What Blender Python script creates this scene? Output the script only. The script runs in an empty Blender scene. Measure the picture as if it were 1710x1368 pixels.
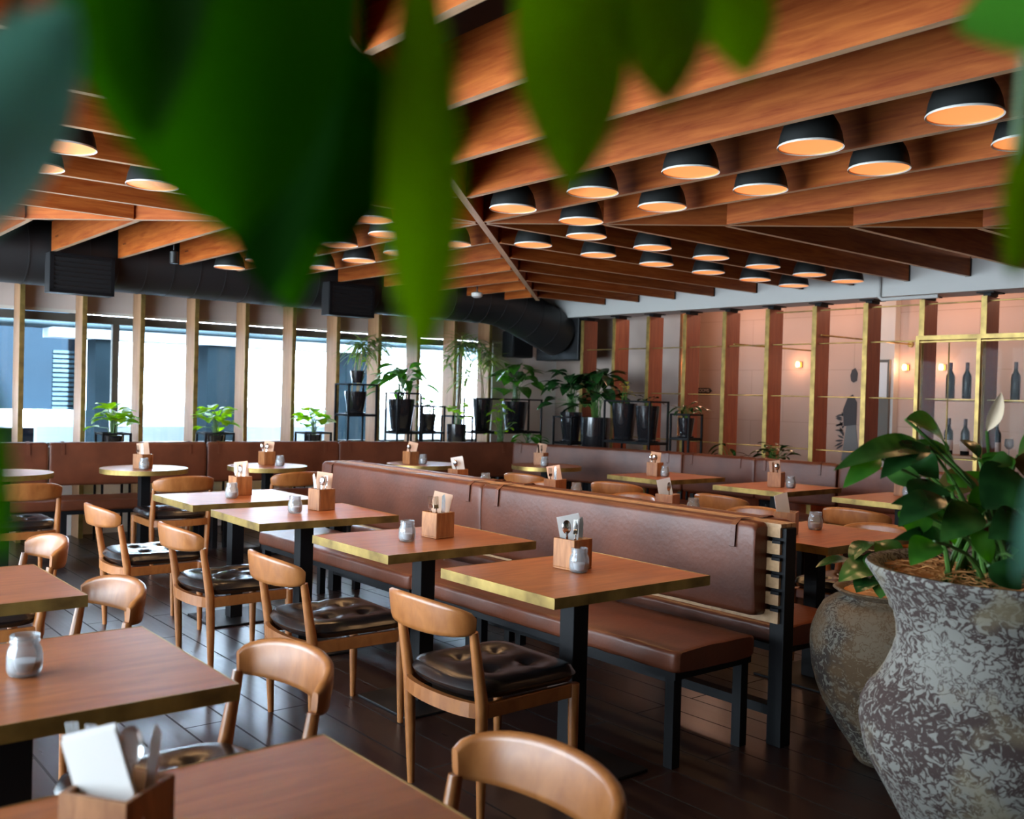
import bpy, math, random
from mathutils import Vector, Matrix
rnd = random.Random(11)
S = bpy.context.scene
COL = S.collection
PI = math.pi
# ------------------------------------------------------------------ camera
TH, PIT, ROL, HC, FPX = 0.884388, -0.0144874, 0.0269190, 1.42, 1623.1
Fv = Vector((math.cos(TH)*math.cos(PIT), math.sin(TH)*math.cos(PIT), math.sin(PIT)))
Rv = Vector((math.sin(TH), -math.cos(TH), 0))
Uv = Rv.cross(Fv)
cR = Rv*math.cos(ROL) + Uv*math.sin(ROL)
cU = Uv*math.cos(ROL) - Rv*math.sin(ROL)
cam_d = bpy.data.cameras.new('camera')
cam = bpy.data.objects.new('camera', cam_d); COL.objects.link(cam)
m = Matrix.Identity(4)
for i in range(3):
    m[i][0], m[i][1], m[i][2] = cR[i], cU[i], -Fv[i]
m[0][3], m[1][3], m[2][3] = 0, 0, HC
cam.matrix_world = m
cam_d.sensor_width = 36; cam_d.sensor_fit = 'HORIZONTAL'
cam_d.lens = FPX/1710*36
cam_d.clip_start = 0.02
cam_d.dof.use_dof = True
cam_d.dof.focus_distance = 4.3
cam_d.dof.aperture_fstop = 3.7
S.camera = cam
# ------------------------------------------------------------------ view, sky, daylight portals
S.view_settings.view_transform = 'Standard'
S.view_settings.look = 'None'
S.view_settings.gamma = 1
S.view_settings.use_curve_mapping = False
S.view_settings.exposure = 0.55
S.cycles.use_denoising = True
S.cycles.max_bounces = 8
S.cycles.diffuse_bounces = 4
S.cycles.transparent_max_bounces = 12
S.cycles.sample_clamp_indirect = 20
S.cycles.caustics_reflective = False
S.cycles.caustics_refractive = False
W = bpy.data.worlds.new('sky'); S.world = W; W.use_nodes = True
bg = W.node_tree.nodes['Background']
bg.inputs[0].default_value = (0.72, 0.87, 1.0, 1)
bg.inputs[1].default_value = 14.0
def portal(name, loc, rot, sx, sy):
    l = bpy.data.lights.new(name, 'AREA'); l.shape = 'RECTANGLE'; l.size = sx; l.size_y = sy
    l.cycles.is_portal = True
    o = bpy.data.objects.new(name, l); COL.objects.link(o); o.location = loc; o.rotation_euler = rot
portal('daylight_window', (2.0, 9.72, 1.5), (-PI/2, 0, 0), 11.5, 1.5)
portal('daylight_side', (-1.95, 5.4, 1.4), (0, -PI/2, 0), 2.4, 8.6)
sl = bpy.data.lights.new('sun', 'SUN'); sl.energy = 180; sl.angle = .02; sl.color = (.88, .95, 1)
so = bpy.data.objects.new('sun', sl); COL.objects.link(so); so.rotation_euler = (math.radians(70), 0, 0)

# ------------------------------------------------------------------ materials
MAT = {}
def nt(name):
    mt = bpy.data.materials.new(name); mt.use_nodes = True
    MAT[name] = mt
    n = mt.node_tree; return mt, n, n.nodes['Principled BSDF']
def link(n, a, b): n.links.new(a, b)
def plain(name, col, rough=.5, metal=0, spec=.5, emit=None, es=0, coat=0, bump=0, bscale=60, vary=0, trans=0):
    mt, n, p = nt(name)
    p.inputs['Base Color'].default_value = (*col, 1)
    p.inputs['Roughness'].default_value = rough
    p.inputs['Metallic'].default_value = metal
    p.inputs['Specular IOR Level'].default_value = spec
    p.inputs['Coat Weight'].default_value = coat
    if trans: p.inputs['Transmission Weight'].default_value = trans
    if emit:
        p.inputs['Emission Color'].default_value = (*emit, 1); p.inputs['Emission Strength'].default_value = es
    if bump or vary:
        tc = n.nodes.new('ShaderNodeTexCoord'); ns = n.nodes.new('ShaderNodeTexNoise')
        ns.inputs['Scale'].default_value = bscale; ns.inputs['Detail'].default_value = 4
        link(n, tc.outputs['Object'], ns.inputs['Vector'])
        if bump:
            b = n.nodes.new('ShaderNodeBump'); b.inputs['Strength'].default_value = bump; b.inputs['Distance'].default_value = .01
            link(n, ns.outputs['Fac'], b.inputs['Height']); link(n, b.outputs['Normal'], p.inputs['Normal'])
        if vary:
            n2 = n.nodes.new('ShaderNodeTexNoise'); n2.inputs['Scale'].default_value = bscale*.12
            link(n, tc.outputs['Object'], n2.inputs['Vector'])
            r = n.nodes.new('ShaderNodeValToRGB')
            r.color_ramp.elements[0].position = .3; r.color_ramp.elements[1].position = .7
            r.color_ramp.elements[0].color = (*[c*(1-vary) for c in col], 1)
            r.color_ramp.elements[1].color = (*[min(1, c*(1+vary)) for c in col], 1)
            link(n, n2.outputs['Fac'], r.inputs['Fac']); link(n, r.outputs['Color'], p.inputs['Base Color'])
    return mt
def wood(name, dark, light, scale=(1.2, 14, 14), rough=.45, coat=0, rand=.25, bump=.08, spec=.5):
    mt, n, p = nt(name)
    tc = n.nodes.new('ShaderNodeTexCoord'); mp = n.nodes.new('ShaderNodeMapping')
    oi = n.nodes.new('ShaderNodeObjectInfo')
    ad = n.nodes.new('ShaderNodeVectorMath'); ad.operation = 'ADD'
    sc = n.nodes.new('ShaderNodeVectorMath'); sc.operation = 'SCALE'; sc.inputs['Scale'].default_value = 17
    cb = n.nodes.new('ShaderNodeCombineXYZ')
    for i in range(3): link(n, oi.outputs['Random'], cb.inputs[i])
    link(n, cb.outputs[0], sc.inputs[0]); link(n, tc.outputs['Object'], ad.inputs[0]); link(n, sc.outputs[0], ad.inputs[1])
    mp.inputs['Scale'].default_value = scale
    link(n, ad.outputs[0], mp.inputs['Vector'])
    ns = n.nodes.new('ShaderNodeTexNoise'); ns.inputs['Scale'].default_value = 3; ns.inputs['Detail'].default_value = 6
    ns.inputs['Roughness'].default_value = .6; ns.inputs['Distortion'].default_value = .6
    link(n, mp.outputs[0], ns.inputs['Vector'])
    r = n.nodes.new('ShaderNodeValToRGB')
    r.color_ramp.elements[0].position = .33; r.color_ramp.elements[1].position = .68
    r.color_ramp.elements[0].color = (*dark, 1); r.color_ramp.elements[1].color = (*light, 1)
    link(n, ns.outputs['Fac'], r.inputs['Fac'])
    hs = n.nodes.new('ShaderNodeHueSaturation')
    mr = n.nodes.new('ShaderNodeMapRange'); mr.inputs['To Min'].default_value = 1-rand; mr.inputs['To Max'].default_value = 1+rand
    link(n, oi.outputs['Random'], mr.inputs['Value']); link(n, mr.outputs[0], hs.inputs['Value'])
    link(n, r.outputs['Color'], hs.inputs['Color']); link(n, hs.outputs['Color'], p.inputs['Base Color'])
    p.inputs['Roughness'].default_value = rough; p.inputs['Coat Weight'].default_value = coat
    p.inputs['Coat Roughness'].default_value = .28
    p.inputs['Specular IOR Level'].default_value = spec
    b = n.nodes.new('ShaderNodeBump'); b.inputs['Strength'].default_value = bump; b.inputs['Distance'].default_value = .004
    link(n, ns.outputs['Fac'], b.inputs['Height']); link(n, b.outputs['Normal'], p.inputs['Normal'])
    return mt
wood('fin_oak', (.42, .215, .105), (.54, .31, .165), (12, 12, 1.0), .45, rand=.08)
wood('cedar', (.24, .043, .006), (.41, .108, .019), (1.0, 12, 12), .55, rand=.28, spec=.2)
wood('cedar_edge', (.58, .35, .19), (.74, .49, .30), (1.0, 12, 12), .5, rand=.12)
wood('fin_timber', (.22, .046, .016), (.33, .085, .03), (12, 12, 1.0), .45, rand=.12)
wood('table_wood', (.30, .078, .018), (.46, .145, .036), (1.3, 9, 9), .40, spec=1.0, rand=.08, bump=.03)
wood('teak', (.27, .088, .021), (.40, .150, .042), (6, 6, 3), .33, coat=.2, rand=.1, bump=.03)
wood('box_wood', (.24, .085, .024), (.42, .175, .058), (14, 14, 2.5), .5, rand=.15)
wood('pale_slat', (.36, .20, .09), (.52, .31, .15), (2, 9, 9), .5, rand=.1)
wood('shelf_wood', (.30, .13, .06), (.45, .22, .10), (9, 1.2, 9), .45, rand=.05)
# brass with a patina
mt, n, p = nt('brass')
tc = n.nodes.new('ShaderNodeTexCoord'); ns = n.nodes.new('ShaderNodeTexNoise'); ns.inputs['Scale'].default_value = 9; ns.inputs['Detail'].default_value = 5
r = n.nodes.new('ShaderNodeValToRGB')
r.color_ramp.elements[0].position = .3; r.color_ramp.elements[0].color = (.20, .13, .045, 1)
r.color_ramp.elements[1].position = .65; r.color_ramp.elements[1].color = (.48, .33, .10, 1)
link(n, tc.outputs['Object'], ns.inputs['Vector']); link(n, ns.outputs['Fac'], r.inputs['Fac']); link(n, r.outputs['Color'], p.inputs['Base Color'])
p.inputs['Metallic'].default_value = .75; p.inputs['Roughness'].default_value = .4
plain('leather_tan', (.112, .031, .0135), .40, bump=.12, bscale=45, vary=.22, spec=.4)
plain('leather_black', (.012, .011, .012), .24, bump=.05, bscale=40, spec=.65)
plain('steel_black', (.006, .006, .007), .5, spec=.2)
plain('duct_paint', (.012, .0115, .012), .5, spec=.7, bump=.05, bscale=20)
plain('shade_black', (.016, .017, .016), .4)
plain('lining', (.85, .42, .16), .5)
plain('glow', (.9, .45, .18), .4, emit=(1.0, .32, .08), es=.62)
plain('rim_white', (.75, .72, .66), .35)
plain('cord_black', (.01, .01, .01), .6)
plain('ceiling_black', (.018, .015, .013), .85)
plain('plaster_white', (.80, .79, .76), .8, bump=.04, bscale=25)
plain('bulkhead', (.62, .53, .48), .8, bump=.05, bscale=25)
plain('plaster_grey', (.52, .41, .35), .85, bump=.08, bscale=14, vary=.2)
plain('beam_white', (.52, .51, .48), .75)
plain('frame_dark', (.10, .095, .08), .5)
plain('frame_white', (.68, .66, .60), .5)
plain('chrome', (.75, .74, .72), .18, 1)
plain('copper_tone', (.80, .42, .20), .25, 1)
plain('card_peach', (.80, .50, .34), .8)
plain('card_white', (.78, .74, .70), .8)
plain('wax', (.86, .82, .80), .6)
plain('pot_black', (.012, .012, .014), .12, coat=.6)
plain('soil', (.05, .03, .02), .95, bump=.5, bscale=60)
plain('fibre', (.46, .20, .06), .9)
plain('stem_green', (.055, .14, .022), .5)
plain('cane', (.36, .25, .11), .6)
plain('twig', (.10, .06, .03), .7)
plain('bottle_glass', (.006, .008, .008), .12, spec=.25)
plain('bottle_label', (.60, .43, .36), .7)
plain('bottle_foil', (.05, .012, .014), .35)
plain('sign_black', (.012, .012, .012), .5)
plain('sign_text', (.75, .70, .62), .6)
plain('speaker_black', (.015, .017, .02), .6)
plain('grille_black', (.008, .008, .009), .55)
plain('sensor_white', (.7, .66, .6), .5)
plain('bulb_glow', (1, .7, .4), .4, emit=(1, .55, .2), es=6)
plain('ext_white', (.43, .50, .56), .8)
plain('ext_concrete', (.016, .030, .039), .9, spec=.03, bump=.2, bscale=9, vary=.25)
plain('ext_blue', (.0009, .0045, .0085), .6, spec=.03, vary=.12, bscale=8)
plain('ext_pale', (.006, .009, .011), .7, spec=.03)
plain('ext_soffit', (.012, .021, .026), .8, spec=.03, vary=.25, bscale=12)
plain('ext_deck', (.12, .13, .14), .8)
plain('mural_ink', (.05, .05, .055), .8)
plain('mural_grey', (.17, .18, .18), .8)
plain('door_panel', (.62, .64, .64), .35)
plain('door_teal', (.035, .10, .12), .3)
plain('petal', (.80, .62, .42), .6)
plain('flower_gold', (.55, .42, .05), .6)
# pink room wall with faint coursing
mt, n, p = nt('wall_pink')
tc = n.nodes.new('ShaderNodeTexCoord'); mp = n.nodes.new('ShaderNodeMapping'); mp.inputs['Rotation'].default_value = (PI/2, 0, PI/2)
br = n.nodes.new('ShaderNodeTexBrick'); br.inputs['Scale'].default_value = 1
br.inputs['Color1'].default_value = (.50, .36, .29, 1); br.inputs['Color2'].default_value = (.47, .335, .27, 1)
br.inputs['Mortar'].default_value = (.36, .25, .19, 1); br.inputs['Mortar Size'].default_value = .003
br.inputs['Brick Width'].default_value = .9; br.inputs['Row Height'].default_value = .3
sw = n.nodes.new('ShaderNodeSeparateXYZ'); cb = n.nodes.new('ShaderNodeCombineXYZ')
link(n, tc.outputs['Object'], sw.inputs[0]); link(n, sw.outputs['Y'], cb.inputs['X']); link(n, sw.outputs['Z'], cb.inputs['Y'])
link(n, cb.outputs[0], br.inputs['Vector']); link(n, br.outputs['Color'], p.inputs['Base Color'])
p.inputs['Roughness'].default_value = .75
# floor planks running along Y
mt, n, p = nt('floor_planks')
tc = n.nodes.new('ShaderNodeTexCoord'); sw = n.nodes.new('ShaderNodeSeparateXYZ'); cb = n.nodes.new('ShaderNodeCombineXYZ')
link(n, tc.outputs['Object'], sw.inputs[0]); link(n, sw.outputs['Y'], cb.inputs['X']); link(n, sw.outputs['X'], cb.inputs['Y'])
br = n.nodes.new('ShaderNodeTexBrick'); br.inputs['Scale'].default_value = 1; br.offset = .37
br.inputs['Brick Width'].default_value = 1.5; br.inputs['Row Height'].default_value = .19; br.inputs['Mortar Size'].default_value = .005
br.inputs['Color1'].default_value = (.017, .0075, .007, 1); br.inputs['Color2'].default_value = (.026, .012, .010, 1); br.inputs['Mortar'].default_value = (.006, .004, .004, 1)
link(n, cb.outputs[0], br.inputs['Vector'])
mp = n.nodes.new('ShaderNodeMapping'); mp.inputs['Scale'].default_value = (16, 1.2, 1); link(n, tc.outputs['Object'], mp.inputs['Vector'])
ns = n.nodes.new('ShaderNodeTexNoise'); ns.inputs['Scale'].default_value = 3; ns.inputs['Detail'].default_value = 6; link(n, mp.outputs[0], ns.inputs['Vector'])
mx = n.nodes.new('ShaderNodeMix'); mx.data_type = 'RGBA'; mx.blend_type = 'MULTIPLY'; mx.inputs['Factor'].default_value = .7
r = n.nodes.new('ShaderNodeValToRGB'); r.color_ramp.elements[0].color = (.45, .45, .45, 1); r.color_ramp.elements[1].color = (1.5, 1.45, 1.4, 1)
link(n, ns.outputs['Fac'], r.inputs['Fac']); link(n, br.outputs['Color'], mx.inputs['A']); link(n, r.outputs['Color'], mx.inputs['B'])
link(n, mx.outputs['Result'], p.inputs['Base Color'])
rr = n.nodes.new('ShaderNodeMapRange'); rr.inputs['To Min'].default_value = .24; rr.inputs['To Max'].default_value = .36; p.inputs['Specular IOR Level'].default_value = .45
link(n, ns.outputs['Fac'], rr.inputs['Value'])
mj = n.nodes.new('ShaderNodeMath'); mj.operation = 'MULTIPLY_ADD'; mj.inputs[1].default_value = .5; link(n, br.outputs['Fac'], mj.inputs[0]); link(n, rr.outputs[0], mj.inputs[2]); link(n, mj.outputs[0], p.inputs['Roughness'])
b = n.nodes.new('ShaderNodeBump'); b.inputs['Strength'].default_value = .22; b.inputs['Distance'].default_value = .003
link(n, br.outputs['Fac'], b.inputs['Height']); b.invert = True; link(n, b.outputs['Normal'], p.inputs['Normal'])
# window glass: clear pane with a surface reflection
def pane(name, tint=(.96, .98, 1.0), refl=.6):
    mt = bpy.data.materials.new(name); mt.use_nodes = True; MAT[name] = mt
    n = mt.node_tree; n.nodes.clear()
    o = n.nodes.new('ShaderNodeOutputMaterial'); t = n.nodes.new('ShaderNodeBsdfTransparent'); t.inputs[0].default_value = (*tint, 1)
    g = n.nodes.new('ShaderNodeBsdfGlossy'); g.inputs['Roughness'].default_value = .02
    fr = n.nodes.new('ShaderNodeFresnel'); fr.inputs[0].default_value = 1.5
    mu = n.nodes.new('ShaderNodeMath'); mu.operation = 'MULTIPLY'; mu.inputs[1].default_value = refl
    mx = n.nodes.new('ShaderNodeMixShader')
    link(n, fr.outputs[0], mu.inputs[0]); link(n, mu.outputs[0], mx.inputs[0])
    link(n, t.outputs[0], mx.inputs[1]); link(n, g.outputs[0], mx.inputs[2]); link(n, mx.outputs[0], o.inputs[0])
pane('pane', (.80, .82, .84), .8); pane('cabinet_glass', (.93, .95, .95), .05); pane('jar_glass', (.86, .89, .91), .9)
n_ = MAT['jar_glass'].node_tree
mo = [x for x in n_.nodes if x.type == 'OUTPUT_MATERIAL'][0]; src = mo.inputs[0].links[0].from_socket
df = n_.nodes.new('ShaderNodeBsdfDiffuse'); df.inputs[0].default_value = (.92, .94, .95, 1)
m2 = n_.nodes.new('ShaderNodeMixShader'); m2.inputs[0].default_value = .15
link(n_, src, m2.inputs[1]); link(n_, df.outputs[0], m2.inputs[2]); link(n_, m2.outputs[0], mo.inputs[0])
# leaves: two tones along the blade, a little light let through
def leafmat(name, c1, c2, rough=.35, tr=.35, scale=14, spec=.5):
    mt = bpy.data.materials.new(name); mt.use_nodes = True; MAT[name] = mt
    n = mt.node_tree; p = n.nodes['Principled BSDF']; out = n.nodes['Material Output']
    tc = n.nodes.new('ShaderNodeTexCoord'); ns = n.nodes.new('ShaderNodeTexNoise'); ns.inputs['Scale'].default_value = scale
    r = n.nodes.new('ShaderNodeValToRGB'); r.color_ramp.elements[0].position = .35; r.color_ramp.elements[1].position = .65
    r.color_ramp.elements[0].color = (*c1, 1); r.color_ramp.elements[1].color = (*c2, 1)
    link(n, tc.outputs['Object'], ns.inputs['Vector']); link(n, ns.outputs['Fac'], r.inputs['Fac']); link(n, r.outputs['Color'], p.inputs['Base Color'])
    p.inputs['Roughness'].default_value = rough; p.inputs['Specular IOR Level'].default_value = spec
    tl = n.nodes.new('ShaderNodeBsdfTranslucent'); mx = n.nodes.new('ShaderNodeMixShader'); mx.inputs[0].default_value = tr
    br = n.nodes.new('ShaderNodeHueSaturation'); br.inputs['Value'].default_value = 1.6; br.inputs['Saturation'].default_value = 1.15
    link(n, r.outputs['Color'], br.inputs['Color']); link(n, br.outputs[0], tl.inputs[0])
    link(n, p.outputs[0], mx.inputs[1]); link(n, tl.outputs[0], mx.inputs[2]); link(n, mx.outputs[0], out.inputs[0])
leafmat('leaf_bright', (.14, .34, .015), (.32, .52, .03), tr=.55)
leafmat('leaf_mid', (.03, .13, .012), (.075, .24, .025))
leafmat('leaf_dark', (.008, .035, .008), (.02, .075, .016), .25, .12)
leafmat('leaf_lily', (.022, .080, .014), (.06, .16, .03), .22, .2)
leafmat('leaf_grass', (.11, .20, .03), (.22, .32, .06), .5, .3)
leafmat('leaf_hanging', (.018, .095, .007), (.03, .125, .009), .6, .35, 6, .1)
leafmat('leaf_brown', (.10, .06, .02), (.16, .12, .03), .3, .2)
# weathered pots: pale limewash flaking off dark clay, in horizontal bands
def potmat(name, lime, clay, ochre, thr, band, o0=.55):
    mt, n, p = nt(name)
    tc = n.nodes.new('ShaderNodeTexCoord')
    mp = n.nodes.new('ShaderNodeMapping'); mp.inputs['Scale'].default_value = (1, 1, 1.25); link(n, tc.outputs['Object'], mp.inputs['Vector'])
    ns = n.nodes.new('ShaderNodeTexNoise'); ns.inputs['Scale'].default_value = 32; ns.inputs['Detail'].default_value = 4; ns.inputs['Roughness'].default_value = .55; ns.inputs['Distortion'].default_value = 1.0
    link(n, mp.outputs[0], ns.inputs['Vector'])
    n2 = n.nodes.new('ShaderNodeTexNoise'); n2.inputs['Scale'].default_value = 4.5; link(n, mp.outputs[0], n2.inputs['Vector'])
    a = n.nodes.new('ShaderNodeMath'); a.operation = 'MULTIPLY_ADD'; a.inputs[1].default_value = .16; link(n, n2.outputs['Fac'], a.inputs[0])
    rg = n.nodes.new('ShaderNodeMath'); rg.operation = 'SUBTRACT'; rg.inputs[1].default_value = .5; link(n, ns.outputs['Fac'], rg.inputs[0])
    ab = n.nodes.new('ShaderNodeMath'); ab.operation = 'ABSOLUTE'; link(n, rg.outputs[0], ab.inputs[0]); link(n, ab.outputs[0], a.inputs[2])
    sw = n.nodes.new('ShaderNodeSeparateXYZ'); link(n, tc.outputs['Object'], sw.inputs[0])
    rz = n.nodes.new('ShaderNodeValToRGB'); el = rz.color_ramp.elements
    el[0].position = band[0][0]; el[0].color = (band[0][1],)*3+(1,)
    el[1].position = band[-1][0]; el[1].color = (band[-1][1],)*3+(1,)
    for z, v in band[1:-1]:
        e = el.new(z); e.color = (v, v, v, 1)
    link(n, sw.outputs['Z'], rz.inputs['Fac'])
    a2 = n.nodes.new('ShaderNodeMath'); a2.operation = 'MULTIPLY_ADD'; a2.inputs[1].default_value = .15; link(n, rz.outputs['Color'], a2.inputs[0]); link(n, a.outputs[0], a2.inputs[2])
    r = n.nodes.new('ShaderNodeValToRGB'); r.color_ramp.elements[0].position = thr-.022; r.color_ramp.elements[1].position = thr+.022
    r.color_ramp.elements[0].color = (*clay, 1); r.color_ramp.elements[1].color = (*lime, 1)
    link(n, a2.outputs[0], r.inputs['Fac'])
    n3 = n.nodes.new('ShaderNodeTexNoise'); n3.inputs['Scale'].default_value = 6; n3.inputs['Detail'].default_value = 4; link(n, tc.outputs['Object'], n3.inputs['Vector'])
    r3 = n.nodes.new('ShaderNodeValToRGB'); r3.color_ramp.elements[0].position = o0; r3.color_ramp.elements[1].position = o0+.15
    mx = n.nodes.new('ShaderNodeMix'); mx.data_type = 'RGBA'
    link(n, n3.outputs['Fac'], r3.inputs['Fac']); ml = n.nodes.new('ShaderNodeMath'); ml.operation = 'MULTIPLY'; ml.inputs[1].default_value = .6; link(n, r3.outputs['Color'], ml.inputs[0])
    link(n, ml.outputs[0], mx.inputs['Factor']); link(n, r.outputs['Color'], mx.inputs['A']); mx.inputs['B'].default_value = (*ochre, 1)
    link(n, mx.outputs['Result'], p.inputs['Base Color']); p.inputs['Roughness'].default_value = .85
    b = n.nodes.new('ShaderNodeBump'); b.inputs['Strength'].default_value = .45; b.inputs['Distance'].default_value = .008
    link(n, r.outputs['Color'], b.inputs['Height']); link(n, b.outputs['Normal'], p.inputs['Normal'])
potmat('pot_lime', (.20, .19, .165), (.040, .022, .018), (.25, .20, .11), .205, [(0, .50), (.40, .54), (.50, .46), (.545, .22), (.57, .44), (.60, .08), (.66, .22), (.71, .50), (.80, .56), (.98, .46)])
potmat('pot_ochre', (.13, .12, .095), (.026, .016, .011), (.115, .062, .02), .215, [(0, .56), (.2, .50), (.34, .26), (.44, .18), (.47, .60), (.7, .62)], .40)

# ------------------------------------------------------------------ geometry helpers
class MB:
    def __init__(s): s.v = []; s.f = []
    def add(s, vs, fs):
        k = len(s.v); s.v += [tuple(v) for v in vs]; s.f += [tuple(i+k for i in f) for f in fs]; return s
    def box(s, c, d, rot=None):
        hx, hy, hz = d[0]/2, d[1]/2, d[2]/2
        vs = [Vector((x, y, z)) for z in (-hz, hz) for x, y in ((-hx, -hy), (hx, -hy), (hx, hy), (-hx, hy))]
        if rot is not None: vs = [rot @ v for v in vs]
        c = Vector(c)
        return s.add([v+c for v in vs], [(3, 2, 1, 0), (4, 5, 6, 7), (0, 1, 5, 4), (1, 2, 6, 5), (2, 3, 7, 6), (3, 0, 4, 7)])
    def span(s, a, b):
        return s.box([(a[i]+b[i])/2 for i in range(3)], [abs(b[i]-a[i]) for i in range(3)])
    def prism(s, poly, z0, z1):
        k = len(poly)
        return s.add([(x, y, z0) for x, y in poly]+[(x, y, z1) for x, y in poly],
                     [tuple(range(k-1, -1, -1)), tuple(range(k, 2*k))]+[(i, (i+1) % k, k+(i+1) % k, k+i) for i in range(k)])
    def tube(s, pts, rad, n=8, cap=True, squash=None):
        pts = [Vector(p) for p in pts]
        if not hasattr(rad, '__len__'): rad = [rad]*len(pts)
        vs = []; side = None
        for i, p in enumerate(pts):
            t = (pts[min(i+1, len(pts)-1)]-pts[max(i-1, 0)]).normalized()
            if side is None:
                a = Vector((0, 0, 1)) if abs(t.z) < .9 else Vector((1, 0, 0))
                side = t.cross(a).normalized()
            else:
                side = (side - t*side.dot(t)).normalized()
            up = side.cross(t)
            for j in range(n):
                q = 2*PI*(j+.5)/n
                vs.append(p+side*math.cos(q)*rad[i]+up*math.sin(q)*rad[i]*(squash or 1))
        fs = []
        for i in range(len(pts)-1):
            for j in range(n):
                a, b2 = i*n+j, i*n+(j+1) % n
                fs.append((a, b2, b2+n, a+n))
        if cap:
            fs.append(tuple(range(n-1, -1, -1))); fs.append(tuple(range((len(pts)-1)*n, len(pts)*n)))
        return s.add(vs, fs)
    def lathe(s, prof, n=24, c=(0, 0, 0), closed=False, cap=True):
        vs = []; k = len(prof)
        for i in range(n):
            a = 2*PI*i/n
            for r, z in prof: vs.append((c[0]+r*math.cos(a), c[1]+r*math.sin(a), c[2]+z))
        fs = []
        for i in range(n):
            i2 = (i+1) % n
            for j in range(k if closed else k-1):
                j2 = (j+1) % k
                fs.append((i*k+j, i2*k+j, i2*k+j2, i*k+j2))
        if not closed and cap:
            if prof[0][0] > 1e-6: fs.append(tuple(i*k for i in range(n-1, -1, -1)))
            if prof[-1][0] > 1e-6: fs.append(tuple(i*k+k-1 for i in range(n)))
        return s.add(vs, fs)
    def leaf(s, base, tip, width, up=(0, 0, 1), bow=.15, fold=.25, n=9, sharp=.8, belly=.42):
        b, t = Vector(base), Vector(tip); up = Vector(up)
        L = (t-b).length
        if L < 1e-5: return s
        ax = (t-b)/L
        up = (up-ax*up.dot(ax))
        up = up.normalized() if up.length > 1e-4 else ax.orthogonal().normalized()
        side = ax.cross(up)
        vs = []; fs = []
        k = 5
        for i in range(n+1):
            u = i/n
            p = b+ax*L*u+up*(bow*L*4*u*(1-u))
            # widest at belly, pointed tip
            w = (math.sin(PI*min(1, u/(2*belly))) if u < belly else math.cos(PI/2*((u-belly)/(1-belly))))
            w = width/2*max(0, w)**sharp + .0004
            for j in range(k):
                q = -1+2*j/(k-1)
                vs.append(p+side*(w*q)+up*(abs(q)*w*fold))
        for i in range(n):
            for j in range(k-1):
                a = i*k+j; fs.append((a, a+1, a+k+1, a+k))
        return s.add(vs, fs)
    def build(s, name, mat, parent=None, smooth=None, bevel=0, seg=2, props=None):
        me = bpy.data.meshes.new(name); me.from_pydata(s.v, [], s.f)
        me.materials.append(MAT[mat])
        if smooth is not None:
            me.polygons.foreach_set('use_smooth', [True]*len(me.polygons)); me.update()
            if smooth < 3: me.set_sharp_from_angle(angle=smooth)
        me.update()
        o = bpy.data.objects.new(name, me); COL.objects.link(o)
        if parent: o.parent = parent
        if bevel:
            md = o.modifiers.new('edge', 'BEVEL'); md.width = bevel; md.segments = seg; md.limit_method = 'ANGLE'; md.angle_limit = .6
        return o
def tag(o, label, cat, group=None, kind=None):
    o['label'] = label; o['category'] = cat
    if group: o['group'] = group
    elif 'group' in o: del o['group']
    if kind: o['kind'] = kind
    return o
def thing(name, label, cat, loc=(0, 0, 0), rz=0, group=None, kind=None):
    o = bpy.data.objects.new(name, None); COL.objects.link(o); o.empty_display_size = .1
    o.location = loc; o.rotation_euler = (0, 0, rz)
    return tag(o, label, cat, group, kind)
def dup(root, label, loc, rot=0, group=None):
    r = root.copy(); COL.objects.link(r); r.location = loc
    r.rotation_euler = rot if hasattr(rot, '__len__') else (0, 0, rot)
    r['label'] = label
    if group: r['group'] = group
    for ch in list(root.children):
        c = ch.copy(); COL.objects.link(c); c.parent = r
        for g in list(ch.children):
            d = g.copy(); COL.objects.link(d); d.parent = c
    return r
class Maker:                       # first use places the prototype, later uses copy it
    def __init__(s, fn): s.fn = fn; s.o = None
    def put(s, label, loc, rot=0, group=None):
        if s.o is None:
            s.o = s.fn(); o = s.o; o.location = loc
            o.rotation_euler = rot if hasattr(rot, '__len__') else (0, 0, rot)
            o['label'] = label
            if group: o['group'] = group
            return o
        return dup(s.o, label, loc, rot, group)
def at(px, py, d):                 # a point seen at that place of the photograph, d metres ahead
    return Vector((0, 0, HC)) + (Fv*FPX + cR*(px-855) - cU*(py-684))*(d/FPX)
def rot2(x, y, a): return (x*math.cos(a)-y*math.sin(a), x*math.sin(a)+y*math.cos(a))
ORD = ['first', 'second', 'third', 'fourth', 'fifth', 'sixth', 'seventh', 'eighth', 'ninth', 'tenth', 'eleventh', 'twelfth', 'thirteenth', 'fourteenth', 'fifteenth', 'sixteenth']
def struct(name, mb, mat, label, cat, parent=None, **k):
    o = mb.build(name, mat, parent, **k)
    return tag(o, label, cat, kind='structure') if parent is None else o

# ------------------------------------------------------------------ room shell
XL, XR, YB, YW = -1.8, 9.7, -4.0, 9.62
struct('floor', MB().span((XL, YB, -.1), (XR, YW+.2, 0)), 'floor_planks', 'dark timber plank floor of the restaurant', 'floor')
struct('ceiling', MB().span((XL-.2, YB, 2.80), (XR, YW+.2, 2.9)), 'ceiling_black', 'black ceiling above the cedar joists', 'ceiling')
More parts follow.
